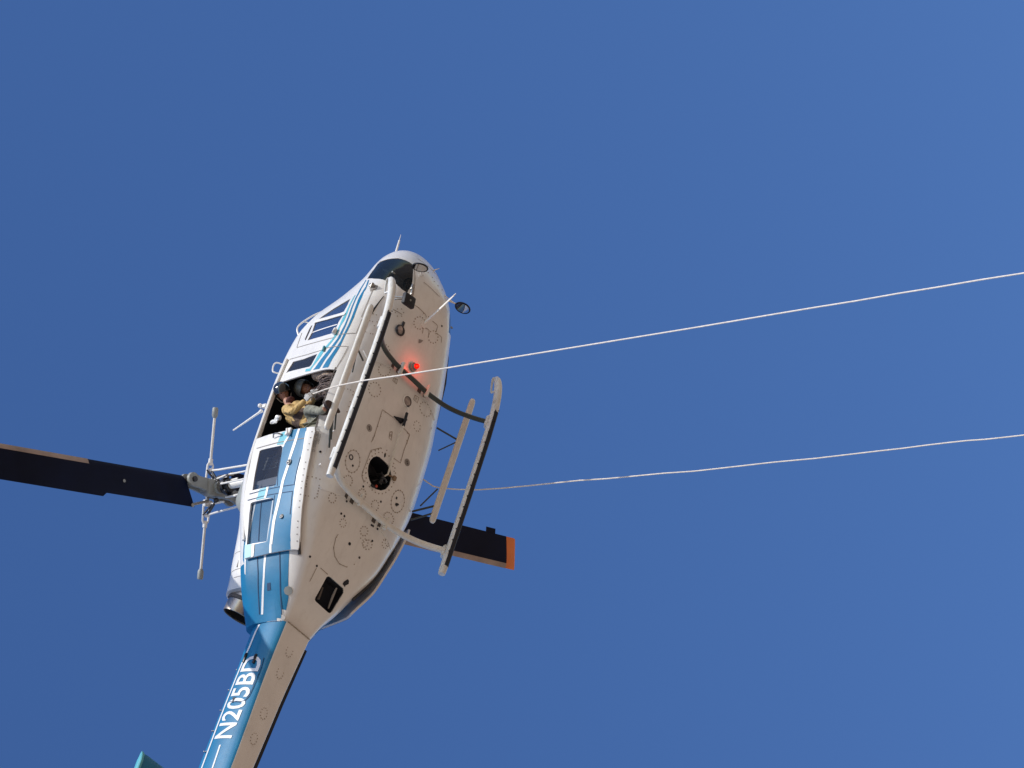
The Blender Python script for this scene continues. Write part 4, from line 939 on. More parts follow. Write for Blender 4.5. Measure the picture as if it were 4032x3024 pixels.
g.loft([circ(c0-n_*.1, .27), circ(c0+n_*.14, .265), circ(c0+n_*.26, .255), circ(c0+n_*.265, .25), circ(c0+n_*.26, .242), circ(c0-n_*.1, .235)], caps=False)
ex = P_(g.make('exhaust_pipe', M['exh'], heli))
g = G(); g.loft([circ(c0+n_*.245, .240), circ(c0-n_*.12, .22)], caps=False); g.add(circ(c0+n_*.06, .232), [tuple(range(32))]); g.make('exhaust_throat', M['soot'], ex)
g = G(); g.loft([circ(c0+n_*.02, .285), circ(c0+n_*.07, .29), circ(c0+n_*.08, .27)], caps=False); g.make('exhaust_gasket', M['seam'], ex)
g = G(); g.sphere(c0+Vector((-.02, 0, .42)), .04, 8, 6); g.tube([c0+Vector((.08, 0, .32)), c0+Vector((-.03, 0, .45))], .02, 8); g.make('cowl_light', M['white2'], cw)

# ------------------------------------------------------------------ tail boom
BT = [(-2.665, .325, .485, 1.26), (-3.1, .31, .53, 1.28), (-3.65, .285, .575, 1.305), (-4.2, .262, .60, 1.33), (-4.85, .235, .635, 1.36), (-5.6, .205, .70, 1.39), (-6.6, .17, .82, 1.42), (-7.6, .14, .95, 1.44), (-8.0, .12, 1.0, 1.45)]
def boom_ring(x, W, zb, zt):
    H = zt-zb; r = []
    half = [(W*.50, 0.0), (W*.70, .0), (W*.76, .008), (W*.85, .06*H), (W*.92, .14*H), (W*.975, .25*H), (W, .39*H), (W*.995, .52*H), (W*.95, .68*H), (W*.84, .82*H), (W*.66, .92*H), (W*.40, .98*H), (W*.15, H)]
    for y, z in half: r.append(Vector((x, -y, zb+z)))
    for y, z in half[::-1]: r.append(Vector((x, y, zb+z)))
    return r
bs = lerp_st(BT, .10); rings = [boom_ring(*t) for t in bs]; n = len(rings[0])
g = G(); g.loft(rings)
bm_o = P_(g.make('tail_boom', M['white'], heli, angle=50))
bm_o.data.materials.append(M['blue'])
for p in bm_o.data.polygons:
    c_ = p.center; xx = c_.x; W_ = _hermite([t[0] for t in BT], [t[1] for t in BT], xx); zb_ = _hermite([t[0] for t in BT], [t[2] for t in BT], xx)
    if abs(p.normal.x) < .9 and (c_.z > zb_+.008): p.material_index = 1
BB = BVHTree.FromPolygons([v.co for v in bm_o.data.vertices], [tuple(p.vertices) for p in bm_o.data.polygons])
def bhit(x, z, off=.004, s=1):
    h = BB.ray_cast(Vector((x, -1.2*s, z)), Vector((0, s, 0)));
    return h[0]+h[1]*off if h[0] else Vector((x, -.3*s, z))
g = G(); g.loft([[Vector((x, y*w, z_)) for y, z_ in ((-.10, zt-.03), (-.095, zt+.07), (-.06, zt+.12), (.06, zt+.12), (.095, zt+.07), (.10, zt-.03))] for x, w, zt in ((-2.9, .9, 1.265), (-3.2, 1, 1.285), (-4.2, .9, 1.33), (-5.6, .8, 1.39), (-7.6, .7, 1.44))])
g.make('drive_shaft_cover', M['blue'], bm_o)
g = G()
for k in range(9):
    x = -3.25-.33*k
    zc_ = 1.285-.045*(x+3.2); g.tube([(x, -.10, zc_+.06), (x, -.105, zc_)], .008, 6); g.sphere((x, -.105, zc_+.07), .012, 6, 4)
g.make('cover_latches', M['steel'], bm_o)['kind'] = 'stuff'
# port strake
g = G(); g.loft([[Vector((x, y+.00, z)), Vector((x, y+.085, z-.012)), Vector((x, y+.085, z+.006)), Vector((x, y, z+.02))] for x, y, z in ((-2.74, .300, .64), (-3.65, .268, .70), (-4.85, .225, .74), (-6.6, .165, .86))])
g.make('boom_strake', M['black'], bm_o)
g = G(); g.tube([bhit(-2.672, z) for z in (.56, .7, .85, 1.0, 1.12, 1.2)], .006, 6); g.make('joint_seam', M['seam_b'], bm_o)
g = G(); g.tube([Vector((-2.66, y, .478)) for y in (-.24, -.1, .1, .24)], .008, 6); g.make('joint_seam', M['rivet'], bm_o)
# white stripe and registration
def bstroke(name, pts, w, m, off=.005):
    v = []; 
    P0 = resample(pts, .06)
    for p in P0:
        for d in (w/2, -w/2): v.append(bhit(p.x, p.z+d, off))
    return me_obj(name, v, [(2*i, 2*i+1, 2*i+3, 2*i+2) for i in range(len(P0)-1)], m, bm_o)
BSTR = [Vector((x, 0, z)) for x, z in ((-2.69, .955), (-2.80, .985), (-3.07, 1.015), (-3.27, 1.06), (-3.52, 1.10), (-3.87, 1.145), (-4.2, 1.175), (-4.9, 1.215), (-5.6, 1.22))]
BSTR2 = [Vector((x, 0, z)) for x, z in ((-4.60, .95), (-4.95, .955), (-5.6, .965))]
REG = ((-4.515, .775), (-3.235, .655)); REGH = .495
BPANEL = [(-3.26, .652), (-3.42, .646), (-3.55, .66), (-3.73, .68), (-3.86, .70), (-3.93, .75), (-3.945, .84), (-3.905, 1.07)]
BHINGE = [(-3.22, 1.02), (-3.27, .80)]
BTRI = (-3.885, .973)
for x_, z0, z1, x1_ in ():
    pass
bstroke('painted_stripe', BSTR, .040, M['stripe'])
bstroke('painted_stripe', BSTR2, .03, M['stripe'])
tn, tb = REG
o_ = Vector((tn[0], -.45, tn[1])); rt = Vector((tb[0]-tn[0], 0, tb[1]-tn[1]))
text_patch('registration', 'N205BD', o_, rt, (-rt.z, 0, rt.x), REGH, M['stripe'], bm_o, BB, width=rt.length, bold=.007, n=Vector((0, -1, 0)), off=.006)
g = G(); P0 = resample([(x, 0, z) for x, z in BPANEL], .05); v = []
for p in P0:
    for d in (-.005, .005): v.append(bhit(p.x+d, p.z+d, .009))
me_obj('panel_seam', v, [(2*i, 2*i+1, 2*i+3, 2*i+2) for i in range(len(P0)-1)], M['seam_b'], bm_o)
for k, (x, z) in enumerate(BHINGE):
    g = G(); p = bhit(x, z, .0); g.box(p+Vector((0, -.012, 0)), .15, .03, .035, bev=.006); g.box(p+Vector((.03, -.028, 0)), .05, .012, .02); g.make('hinge', M['dsteel'], bm_o)
p = bhit(BTRI[0], BTRI[1], .0); g = G(); g.add([p+Vector((.03, -.008, .035)), p+Vector((.03, -.008, -.035)), p+Vector((-.06, -.008, -.0)), p+Vector((.03, .01, .035)), p+Vector((.03, .01, -.035)), p+Vector((-.06, .01, 0))], [(0, 1, 2), (3, 5, 4), (0, 2, 5, 3), (1, 4, 5, 2), (0, 3, 4, 1)]); g.make('door_stop', M['black'], bm_o, False)
g = G()
for x in (-3.0, -3.35, -4.0, -4.4):
    zz = _hermite([t[0] for t in BT], [t[2] for t in BT], x)-.002
    for k in range(11):
        a = 2*math.pi*k/11; g.disc((x+.085*math.cos(a), .06*math.sin(a), zz), (0, 0, -1), .008, .003, 6)
g.make('rivets', M['rivet'], bm_o, False)['kind'] = 'stuff'
# elevators, fin, tail rotor
for s in (1, -1):
    g = G(); R0 = []
    prof = [(0, 0), (.04, .028), (.14, .045), (.32, .045), (.6, .028), (.74, .004), (.74, -.004), (.6, -.028), (.32, -.045), (.14, -.045), (.04, -.028)]
    for y, k, dx in ((.15, 1, 0), (1.30, .98, 0), (1.37, .94, .01), (1.41, .85, .03)):
        R0.append([Vector((-5.39-dx-px*k, -s*y, 1.0+pz*k*(1 if y < 1.35 else .7))) for px, pz in prof])
    g.loft(R0); el = g.make('elevator', M['blue'], bm_o)
    g = G(); g.loft([[Vector((-5.385-px*.99, -s*y, 1.0+pz*k)) for px, pz in prof] for y, k in ((1.385, 1.06), (1.415, 1.0), (1.425, .6))]); g.make('elevator_tip', M['teal'], el)
g = G(); R0 = []
for z, x0, ch, th in ((1.0, -7.45, .95, .10), (1.5, -7.75, .85, .09), (2.2, -8.2, .7, .07), (2.9, -8.65, .55, .05)):
    R0.append([Vector((x0, 0, z)), Vector((x0-.25*ch, th, z)), Vector((x0-.7*ch, th*.7, z)), Vector((x0-ch, 0, z)), Vector((x0-.7*ch, -th*.7, z)), Vector((x0-.25*ch, -th, z))])
g.loft(R0); fin = P_(g.make('tail_fin', M['blue'], heli))
g = G(); g.tube([(-8.72, .0, 2.72), (-8.72, .32, 2.72)], .05, 12); g.box((-8.72, .32, 2.72), .22, .06, 2.5, Matrix.Rotation(.4, 3, 'Y')); P_(g.make('tail_rotor', M['blade'], heli))

# ------------------------------------------------------------------ main rotor (at rest in this instant)
HUB = Vector((.30, 0, 3.50)); TH = math.radians(64.2)
def rotor_pt(side, r, off, z=0.0, cone=.052):
    a = TH+(math.radians(1.1) if side == 0 else math.pi)
    d = Vector((math.cos(a), math.sin(a), 0)); e = Vector((d.y, -d.x, 0))*-1      # e: towards the leading edge
    return HUB+d*r+e*off+Vector((0, 0, .05+cone*r+z))
for side in (0, 1):
    prof = [(0, 0), (.03, .018), (.08, .030), (.16, .036), (.27, .032), (.40, .020), (.53, .002), (.53, -.002), (.40, -.014), (.27, -.022), (.16, -.028), (.08, -.026), (.03, -.016)]
    def bring(r, r_te, ch, th, pitch):
        out = []
        for q, h in prof:
            f = q/.53; rr = r+(r_te-r)*f; o_ = .135-q*ch/.53
            z = h*th+math.sin(pitch)*o_
            out.append(rotor_pt(side, rr, o_, z))
        return out
    pit = math.radians(7)
    R0 = [bring(.57, .38, .465, 1.5, pit), bring(1.2, 1.2, .465, 1.5, pit), bring(2.05, 2.05, .47, 1.4, pit), bring(2.12, 2.12, .53, 1.2, pit), bring(2.36, 2.36, .53, 1.1, pit*.95), bring(4, 4, .53, 1, pit*.8), bring(5.6, 5.6, .53, 1, pit*.65), bring(7.08, 7.08, .53, 1, pit*.5)]
    g = G(); g.loft(R0); bl = P_(g.make('rotor_blade', M['blade'], heli, angle=45))
    g = G(); g.loft([bring(7.08, 7.08, .53, 1.01, pit*.5), bring(7.28, 7.28, .53, 1, pit*.5), bring(7.315, 7.315, .52, .4, pit*.5)]); g.make('blade_tip', M['orange'], bl)
    def strip(r, pitch, wd=.075):
        k = [0, 1, 2, 12, 11]
        pp = [(.16 if False else wd, -.0275), (.03, -.0175), (-.004, 0), (.03, .0195), (wd, .0315)]
        return [rotor_pt(side, r, .135-q, h*1.06+math.sin(pitch)*(.135-q)) for q, h in pp]
    rs = [(2.36, pit*.95), (4, pit*.8), (5.6, pit*.65), (7.08, pit*.5)]
    v = [p for r, p_ in rs for p in strip(r, p_)]
    me_obj('erosion_strip', v, [(i*5+j, i*5+j+1, (i+1)*5+j+1, (i+1)*5+j) for i in range(3) for j in range(4)], M['erosion'], bl)
    if True:
        g = G(); v = [rotor_pt(side, r, o_, z+math.sin(pit*.55)*o_) for r, o_ in ((6.54, -.385), (6.78, -.385), (6.78, -.475), (6.54, -.475)) for z in (.004, -.004)]
        g.add(v, [(0, 2, 4, 6), (1, 7, 5, 3), (0, 1, 3, 2), (2, 3, 5, 4), (4, 5, 7, 6), (6, 7, 1, 0)]); g.make('trim_tab', M['blade'], bl, False)
    g = G(); c_ = rotor_pt(side, 1.73, -.115, -.052); g.disc(c_, (0, 0, -1), .025, .004, 14); g.make('balance_mark', M['grip'], bl)
    # grip and drag brace
    g = G(); 
    lower = []
    for r, w0, w1, z in ((.02, -.10, .12, -.06), (.30, -.04, .135, -.065), (.42, -.03, .16, -.07), (.50, .0, .17, -.07)):
        lower.append([rotor_pt(side, r, w0, z), rotor_pt(side, r, w1, z), rotor_pt(side, r, w1, z-.045), rotor_pt(side, r, w0, z-.045)])
    g.loft(lower); g.disc(rotor_pt(side, .45, .075, -.07), (0, 0, -1), .105, .048, 24)
    up_ = [[p+Vector((0, 0, .16)) for p in q] for q in lower]; g.loft(up_); g.disc(rotor_pt(side, .45, .075, .09), (0, 0, -1), .105, .048, 24)
    gp = P_(g.make('blade_grip', M['grip'], heli))
    g = G(); g.tube([rotor_pt(side, .45, .075, -.15), rotor_pt(side, .45, .075, .12)], .042, 14); g.make('blade_bolt', M['dsteel'], gp)
    g = G(); g.tube([rotor_pt(side, .10, -.20, -.03), rotor_pt(side, .40, -.29, -.03)], .022, 8); g.sphere(rotor_pt(side, .41, -.30, -.03), .035, 10, 6); g.make('drag_brace', M['steel'], gp)
g = G(); g.tube([HUB+Vector((0, 0, -.9)), HUB+Vector((0, 0, .12))], .042, 16); ms = P_(g.make('rotor_mast', M['grip'], heli))
g = G(); g.tube([(.30, 0, 2.55), (.30, 0, 3.22)], [.062, .058], 16); g.make('mast_sleeve', M['white2'], ms)
g = G(); g.box(HUB+Vector((0, 0, .0)), .36, .26, .15, Matrix.Rotation(TH, 3, 'Z'), bev=.03); g.tube([HUB+Vector((0, 0, -.14)), HUB+Vector((0, 0, .14))], .09, 16); g.tube([rotor_pt(0, -.2, -.0, 0), rotor_pt(0, .2, .0, 0)], .085, 14); g.make('rotor_hub', M['grip'], ms)
g = G(); g.tube([(.30, 0, 3.14), (.30, 0, 3.20)], .10, 18); g.tube([(.30, 0, 3.21), (.30, 0, 3.26)], .13, 18)
for k in range(6):
    a = k*math.pi/3+.3; g.box((.30+.13*math.cos(a), .13*math.sin(a), 3.2), .05, .04, .09, bev=.01)
g.make('swashplate', M['dsteel'], ms)
g = G()
for k in range(4):
    a = k*math.pi/2+TH; g.tube([(.30+.16*math.cos(a), .16*math.sin(a), 2.7), (.30+.17*math.cos(a), .17*math.sin(a), 3.18)], .014, 8)
g.make('control_rods', M['white2'], ms)
# stabiliser bar
bd = Vector((math.sin(TH), -math.cos(TH), 0)); A_ = Vector((1.42, -.537, 3.47)); B_ = Vector((-.907, .578, 3.80))
ax_ = (A_-B_).normalized(); mid = (A_+B_)/2
g = G(); g.tube([mid-ax_*.14, mid+ax_*.14], .03, 10)
sb = P_(g.make('stabiliser_bar', M['steel'], heli))
for a_, b_ in ((mid+ax_*.50, A_-ax_*.06), (mid-ax_*.50, B_+ax_*.06)):
    g = G(); g.tube([a_, b_], .021, 10); g.make('bar_rod', M['step'], sb)
for e_, s_ in ((A_, -1), (B_, 1)):
    g = G(); g.tube([e_+ax_*s_*.16, e_+ax_*s_*.12, e_+ax_*s_*.02, e_], [.028, .046, .046, .036], 14); g.make('bar_weight', M['grip'], sb)
side_v = ax_.cross(Vector((0, 0, 1))).normalized()
for s_ in (1, -1):
    g = G()
    for q in (-.055, .055): g.tube([mid+ax_*.50*s_, mid+ax_*.42*s_+side_v*q, mid+ax_*.16*s_+side_v*q*1.2], .016, 8)
    g.tube([mid+ax_*.42*s_, mid+ax_*.52*s_], .035, 12); g.box(mid+ax_*.16*s_+Vector((0, 0, -.02)), .10, .16, .05, Matrix.Rotation(TH-math.pi/2, 3, 'Z'), bev=.01)
    g.make('bar_frame', M['white2'], sb)
    g = G(); a0 = mid+ax_*.34*s_; g.tube([a0, a0+Vector((-.02*s_, 0, -.20)), mid+ax_*.30*s_+Vector((0, 0, -.82))], .016, 8); g.sphere(a0+Vector((0, 0, -.02)), .035, 8, 6); g.make('pitch_link', M['white2'], sb)
    g = G(); g.tube([a0+Vector((0, 0, -.03)), mid+ax_*.12*s_+Vector((0, 0, -.22))], .020, 8); g.tube([a0+side_v*.06, mid+ax_*.18*s_+Vector((0, 0, -.12))], .016, 8); g.sphere(mid+ax_*.14*s_+Vector((0, 0, -.2)), .045, 8, 6); g.make('mixing_lever', M['dsteel'], sb)
    g = G(); g.tube([mid+ax_*.18*s_+Vector((0, 0, -.1)), mid+ax_*.2*s_+Vector((.02, 0, -.36))], .016, 8); g.tube([mid+ax_*.12*s_+Vector((0, 0, -.4)), mid+ax_*.13*s_+Vector((.0, 0, -.62))], .014, 8); g.make('scissor_link', M['white2'], sb)

# ------------------------------------------------------------------ cabin interior
g = G(); fl = [(-.84, .80), (0, .98), (1.5, .98), (2.2, .90), (2.6, .78), (2.85, .60)]
v = [Vector((x, -y, z)) for z in (.265, .29) for x, y in fl]+[Vector((x, y, z)) for z in (.265, .29) for x, y in fl]
k_ = len(fl); lo = list(range(k_))+list(range(3*k_-1, 2*k_-1, -1)); hi = list(range(k_, 2*k_))+list(range(4*k_-1, 3*k_-1, -1))
g.add(v, [tuple(lo), tuple(hi[::-1])]+[(lo[i], lo[(i+1) % len(lo)], hi[(i+1) % len(lo)], hi[i]) for i in range(len(lo))]); P_(g.make('cabin_floor', M['floor'], heli, False))
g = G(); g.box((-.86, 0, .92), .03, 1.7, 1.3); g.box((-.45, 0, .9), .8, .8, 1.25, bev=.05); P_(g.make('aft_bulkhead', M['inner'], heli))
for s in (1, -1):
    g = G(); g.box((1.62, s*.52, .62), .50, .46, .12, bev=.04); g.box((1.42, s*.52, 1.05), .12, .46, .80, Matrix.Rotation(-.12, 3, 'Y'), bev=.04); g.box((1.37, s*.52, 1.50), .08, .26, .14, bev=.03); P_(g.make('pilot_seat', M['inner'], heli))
g = G(); g.box((2.75, 0, .75), .25, .9, .5, bev=.06); P_(g.make('instrument_panel', M['black'], heli))
for s in (1, -1):
    g = G(); x = 2.98
    for q in (-.12, .12): g.tube([(2.75, s*.52+q, .32), (3.12, s*.52+q, .34), (3.2, s*.52+q, .50)], .012, 6); g.box((3.2, s*.52+q, .52), .03, .12, .15, Matrix.Rotation(.5, 3, 'Y'))
    g.tube([(3.12, s*.52-.2, .34), (3.12, s*.52+.2, .34)], .014, 6)
    P_(g.make('rudder_pedals', M['grip'], heli))
g = G()
for z in (1.33, 1.22, 1.10): g.tube([(-.165, -.90, z), (-.27, -.90, z+.01), (-.38, -.90, z)], .009, 5)
for x in (-.165, -.225, -.29, -.37): g.tube([(x, -.90, 1.36), (x-.01, -.90, 1.21), (x, -.90, 1.07)], .008, 5)
g.tube([(-.37, -.90, 1.19), (-.53, -.90, 1.27), (-.60, -.90, 1.27)], .008, 5); P_(g.make('cargo_net', M['grip'], heli))
ROPE_A = [(0.6, -1.06, 0.66), (0.66, -1.12, 0.6), (0.658, -1.16, 0.274), (0.557, -1.275, -0.13), (0.477, -1.34, -0.694), (0.359, -1.4, -1.429), (0.212, -1.48, -2.457), (-0.043, -1.6, -4.581), (-0.397, -1.8, -7.153), (-0.485, -1.85, -7.833), (-0.572, -1.9, -8.512), (-0.661, -1.95, -9.192), (-0.755, -2.0, -9.872), (-0.835, -2.05, -10.513), (-0.925, -2.1, -11.154), (-1.008, -2.15, -11.796), (-1.102, -2.2, -12.437), (-4.03, -3.89, -34.1)]
ROPE_B = [(0.75, 0.9, 0.45), (0.66, 1.1, 0.36), (0.513, 1.17, 0.122), (0.495, 1.22, 0.02), (0.494, 1.32, -0.215), (0.52, 1.45, -0.505), (0.573, 1.58, -0.828), (0.639, 1.72, -1.226), (0.706, 1.9, -2.023), (0.701, 1.975, -2.494), (0.711, 2.05, -2.965), (0.722, 2.125, -3.435), (0.718, 2.2, -3.906), (0.745, 2.3, -4.527), (0.773, 2.4, -5.149), (0.785, 2.5, -5.77), (0.815, 2.6, -6.391), (0.828, 2.65, -6.734), (0.838, 2.7, -7.077), (0.857, 2.75, -7.42), (0.87, 2.8, -7.763), (0.874, 2.837, -8.036), (0.868, 2.875, -8.308), (0.874, 2.913, -8.581), (0.881, 2.95, -8.854), (1.14, 6.42, -34.1)]
# ------------------------------------------------------------------ people and loose things
def skin(name, J, E, m, parent=None, sub=2):
    ks = list(J); me = bpy.data.meshes.new(name)
    me.from_pydata([J[k][0] for k in ks], [(ks.index(a), ks.index(b)) for a, b in E], [])
    o = bpy.data.objects.new(name, me); COL.objects.link(o)
    o.modifiers.new('k', 'SKIN'); ss = o.modifiers.new('s', 'SUBSURF'); ss.levels = sub; ss.render_levels = sub
    for i, k in enumerate(ks):
        r = J[k][1]; r = r if isinstance(r, tuple) else (r, r)
        me.skin_vertices[0].data[i].radius = r
        me.skin_vertices[0].data[i].use_root = (i == 0)
    bpy.context.view_layer.update(); d_ = bpy.context.evaluated_depsgraph_get()
    nm = bpy.data.meshes.new_from_object(o.evaluated_get(d_), depsgraph=d_)
    o.modifiers.clear(); o.data = nm; nm.name = name; nm.materials.clear(); nm.materials.append(m); nm.shade_smooth()
    if parent: o.parent = parent
    return o
def cloth(name, col, folds=.9):
    m, nt, N, L, b = _base(name); tc = N.new('ShaderNodeTexCoord')
    n1 = N.new('ShaderNodeTexNoise'); n1.inputs['Scale'].default_value = 9; n1.inputs['Detail'].default_value = 5; n1.inputs['Distortion'].default_value = 1.4
    L.new(tc.outputs['Object'], n1.inputs['Vector'])
    r = N.new('ShaderNodeValToRGB'); r.color_ramp.elements[0].position = .35; r.color_ramp.elements[1].position = .68
    r.color_ramp.elements[0].color = tuple(c*.72 for c in col)+(1,); r.color_ramp.elements[1].color = tuple(min(1, c*1.15) for c in col)+(1,)
    L.new(n1.outputs['Fac'], r.inputs[0]); L.new(r.outputs[0], b.inputs['Base Color']); b.inputs['Roughness'].default_value = .85
    bm = N.new('ShaderNodeBump'); bm.inputs['Strength'].default_value = folds; bm.inputs['Distance'].default_value = .05
    L.new(n1.outputs['Fac'], bm.inputs['Height']); L.new(bm.outputs[0], b.inputs['Normal'])
    return m
MS = paint('skin_tone', (.42, .22, .15), .55, var=.12, scale=14)
MJ = cloth('tan_shirt', (.62, .42, .17)); MT = cloth('olive_trousers', (.25, .25, .195)); MV = cloth('brown_vest', (.10, .065, .05))
MSC = cloth('dull_red_scarf', (.12, .04, .035)); MK = cloth('khaki_trousers', (.44, .34, .26)); MD = cloth('dark_shirt', (.03, .03, .035)); MG = cloth('pale_glove', (.55, .54, .52), .4)
MH = paint('black_helmet_shell', (.012, .014, .016), .18, coat=.6); MH2 = paint('grey_helmet_shell', (.20, .22, .21), .35); MB = paint('boot_leather', (.03, .02, .018), .7); MSo = paint('boot_sole', (.055, .035, .03), .8)
W0 = Vector((0, 0, HZ))
def head(parent, c, fwd, up, skinm, helm, mat2, r=.105):
    fwd = Vector(fwd).normalized(); up = Vector(up); up = (up-fwd*up.dot(fwd)).normalized(); rt = fwd.cross(up)
    R = Matrix((fwd, -rt, up)).transposed()
    T = lambda x, y, z: Vector(c)+R@Vector((x, y, z))
    g = G(); g.sphere(T(.0, 0, .0), .092, 16, 12, sc=(1.05, .82, 1.22), rot=R)
    g.sphere(T(.055, 0, -.065), .05, 10, 8, sc=(1, .9, .8), rot=R)
    g.add([T(.092, -.016, -.022), T(.092, .016, -.022), T(.128, 0, -.026), T(.096, 0, .022)], [(0, 2, 3), (2, 1, 3), (0, 1, 2), (0, 3, 1)])
    for s in (-1, 1): g.sphere(T(-.005, s*.078, -.01), .022, 8, 6, sc=(.7, .4, 1.2), rot=R)
    h = g.make('head', skinm, parent)
    g = G()
    for s in (-1, 1): g.sphere(T(.088, s*.032, .015), .007, 8, 6)
    g.box(T(.098, 0, -.058), .006, .04, .008, R); g.make('face_features', M['black'], h)
    g = G(); g.sphere(T(-.012, 0, .035), .143, 24, 14, sc=(1.06, .92, 1.0), rot=R)
    # cut the face opening
    vv = []; keep = []
    for f in g.f:
        cc = sum((g.v[i] for i in f), Vector())/len(f); l = R.transposed()@(cc-Vector(c))
        if not (l.z < -.045 or (l.x > .045 and l.z < .035)): keep.append(f)
    ho = me_obj('helmet', g.v, keep, helm, parent)
    g = G(); P = []
    for i in range(21):
        a = -1.9+3.8*i/20; P.append(T(-.012+.140*math.cos(a)*.98, .125*math.sin(a), .04-.05*(1-math.cos(a))*.5))
    g.tube(P, .007, 6); g.tube([T(.02, -.115, -.03), T(.05, -.07, -.11), T(.06, 0, -.125), T(.05, .07, -.11), T(.02, .115, -.03)], .008, 6); g.make('helmet_rim', mat2, ho)
    return h
def hand(parent, p, d, n, m, L_=.085):
    p = Vector(p); d = Vector(d).normalized(); n = Vector(n); n = (n-d*n.dot(d)).normalized(); s = d.cross(n)
    g = G(); R = Matrix((d, s, n)).transposed(); g.box(p+d*.045, .09, .085, .034, R, bev=.012)
    for k, (o, l) in enumerate(((-.033, .8), (-.011, 1.0), (.011, .95), (.033, .75))):
        b0 = p+d*.085+s*o; g.tube([b0, b0+d*.035*l+n*.008, b0+d*.045*l+n*.038, b0+d*.020*l+n*.055], [.011, .0105, .010, .008], 7)
    t0 = p+d*.03+s*.042; g.tube([t0, t0+s*.025+d*.025+n*.01, t0+s*.01+d*.055+n*.03], [.013, .012, .009], 7)
    return g.make('glove', m, parent)
per = thing('person', 'person in black helmet and tan shirt sitting in the doorway, boot on the step', 'person', W0)
J = {'hip': ((.30, -.86, .44), (.13, .15)), 'belly': ((.36, -.87, .62), (.12, .15)), 'chest': ((.50, -.90, .95), (.13, .17)), 'sh': ((.60, -.93, 1.14), (.08, .12)), 'neck': ((.70, -.95, 1.24), .05), 'hd': ((.84, -.98, 1.34), .06),
     'sn': ((.55, -1.06, 1.14), .066), 'en': ((.40, -1.13, .86), .048), 'wn': ((.56, -1.14, .68), .034),
     'sf': ((.70, -.78, 1.12), .066), 'ef': ((.80, -.88, .85), .048), 'wf': ((.69, -1.05, .66), .034),
     'kn': ((.36, -1.16, .56), .065), 'an': ((.17, -1.24, .10), .045), 'fn': ((.19, -1.27, .02), .04),
     'hk': ((.14, -.90, .46), .10), 'kf': ((-.02, -1.0, .62), .07), 'af': ((-.12, -.92, .34), .05)}
E_ = [('hip', 'belly'), ('belly', 'chest'), ('chest', 'sh'), ('sh', 'neck'), ('neck', 'hd'), ('sh', 'sn'), ('sn', 'en'), ('en', 'wn'), ('sh', 'sf'), ('sf', 'ef'), ('ef', 'wf'), ('hip', 'kn'), ('kn', 'an'), ('an', 'fn'), ('hip', 'hk'), ('hk', 'kf'), ('kf', 'af')]
bod = skin('body', J, E_, MS, per)
def grow(J_, keys, k): return {q: (J_[q][0], (J_[q][1][0]*k, J_[q][1][1]*k) if isinstance(J_[q][1], tuple) else J_[q][1]*k) for q in keys}
skin('shirt', grow(J, ['chest', 'sh', 'sn', 'en', 'wn', 'sf', 'ef', 'wf', 'belly'], 1.18), [('belly', 'chest'), ('chest', 'sh'), ('sh', 'sn'), ('sn', 'en'), ('en', 'wn'), ('sh', 'sf'), ('sf', 'ef'), ('ef', 'wf')], MJ, per)
Jv = grow(J, ['belly', 'chest', 'sh'], 1.30); skin('vest', Jv, [('belly', 'chest'), ('chest', 'sh')], MV, per)
skin('trousers', grow(J, ['hip', 'kn', 'an', 'fn', 'hk', 'kf', 'af'], 1.30), [('hip', 'kn'), ('kn', 'an'), ('an', 'fn'), ('hip', 'hk'), ('hk', 'kf'), ('kf', 'af')], MT, per)
head(per, (.93, -1.0, 1.42), (-.45, -.35, -.75), (.7, -.1, .65), MS, MH, M['steel'])
g = G(); g.sphere((.775, -.975, 1.225), .066, 12, 8, sc=(1.1, 1, .7), rot=Matrix.Rotation(.8, 3, 'Y')); g.make('neck_scarf', MSC, per)
hand(per, (.56, -1.14, .68), (.55, -.1, -.6), (.4, .8, .1), MG); hand(per, (.69, -1.05, .66), (-.1, -.5, -.6), (.3, .5, .4), MG)
bo = skin('boot', {'shin': ((.175, -1.22, .20), .062), 'ank': ((.19, -1.18, .09), .058), 'heel': ((.215, -1.13, .02), (.05, .045)), 'mid': ((.235, -1.22, .012), (.052, .042)), 'toe': ((.262, -1.33, .004), (.050, .030))}, [('shin', 'ank'), ('ank', 'heel'), ('ank', 'mid'), ('mid', 'toe'), ('heel', 'mid')], MB, per)
g = G(); pts = []
for k in range(24):
    a = 2*math.pi*k/24; yy = math.sin(a)*.155; ww = .058*(1+.2*math.sin(a))*(1 if abs(math.cos(a)) > .3 else .96)
    pts.append(Vector((.24+math.cos(a)*ww+.12*yy*-1*.6, -1.21-yy, -.038)))
g.add(pts+[p+Vector((0, 0, -.022)) for p in pts], [tuple(range(24)), tuple(range(24, 48))[::-1]]+[(k, (k+1) % 24, 24+(k+1) % 24, 24+k) for k in range(24)]); g.make('boot_sole', MSo, bo)
g = G(); g.box((-.06, -.93, .30), .24, .10, .09, bev=.03); g.make('boot', MB, per)
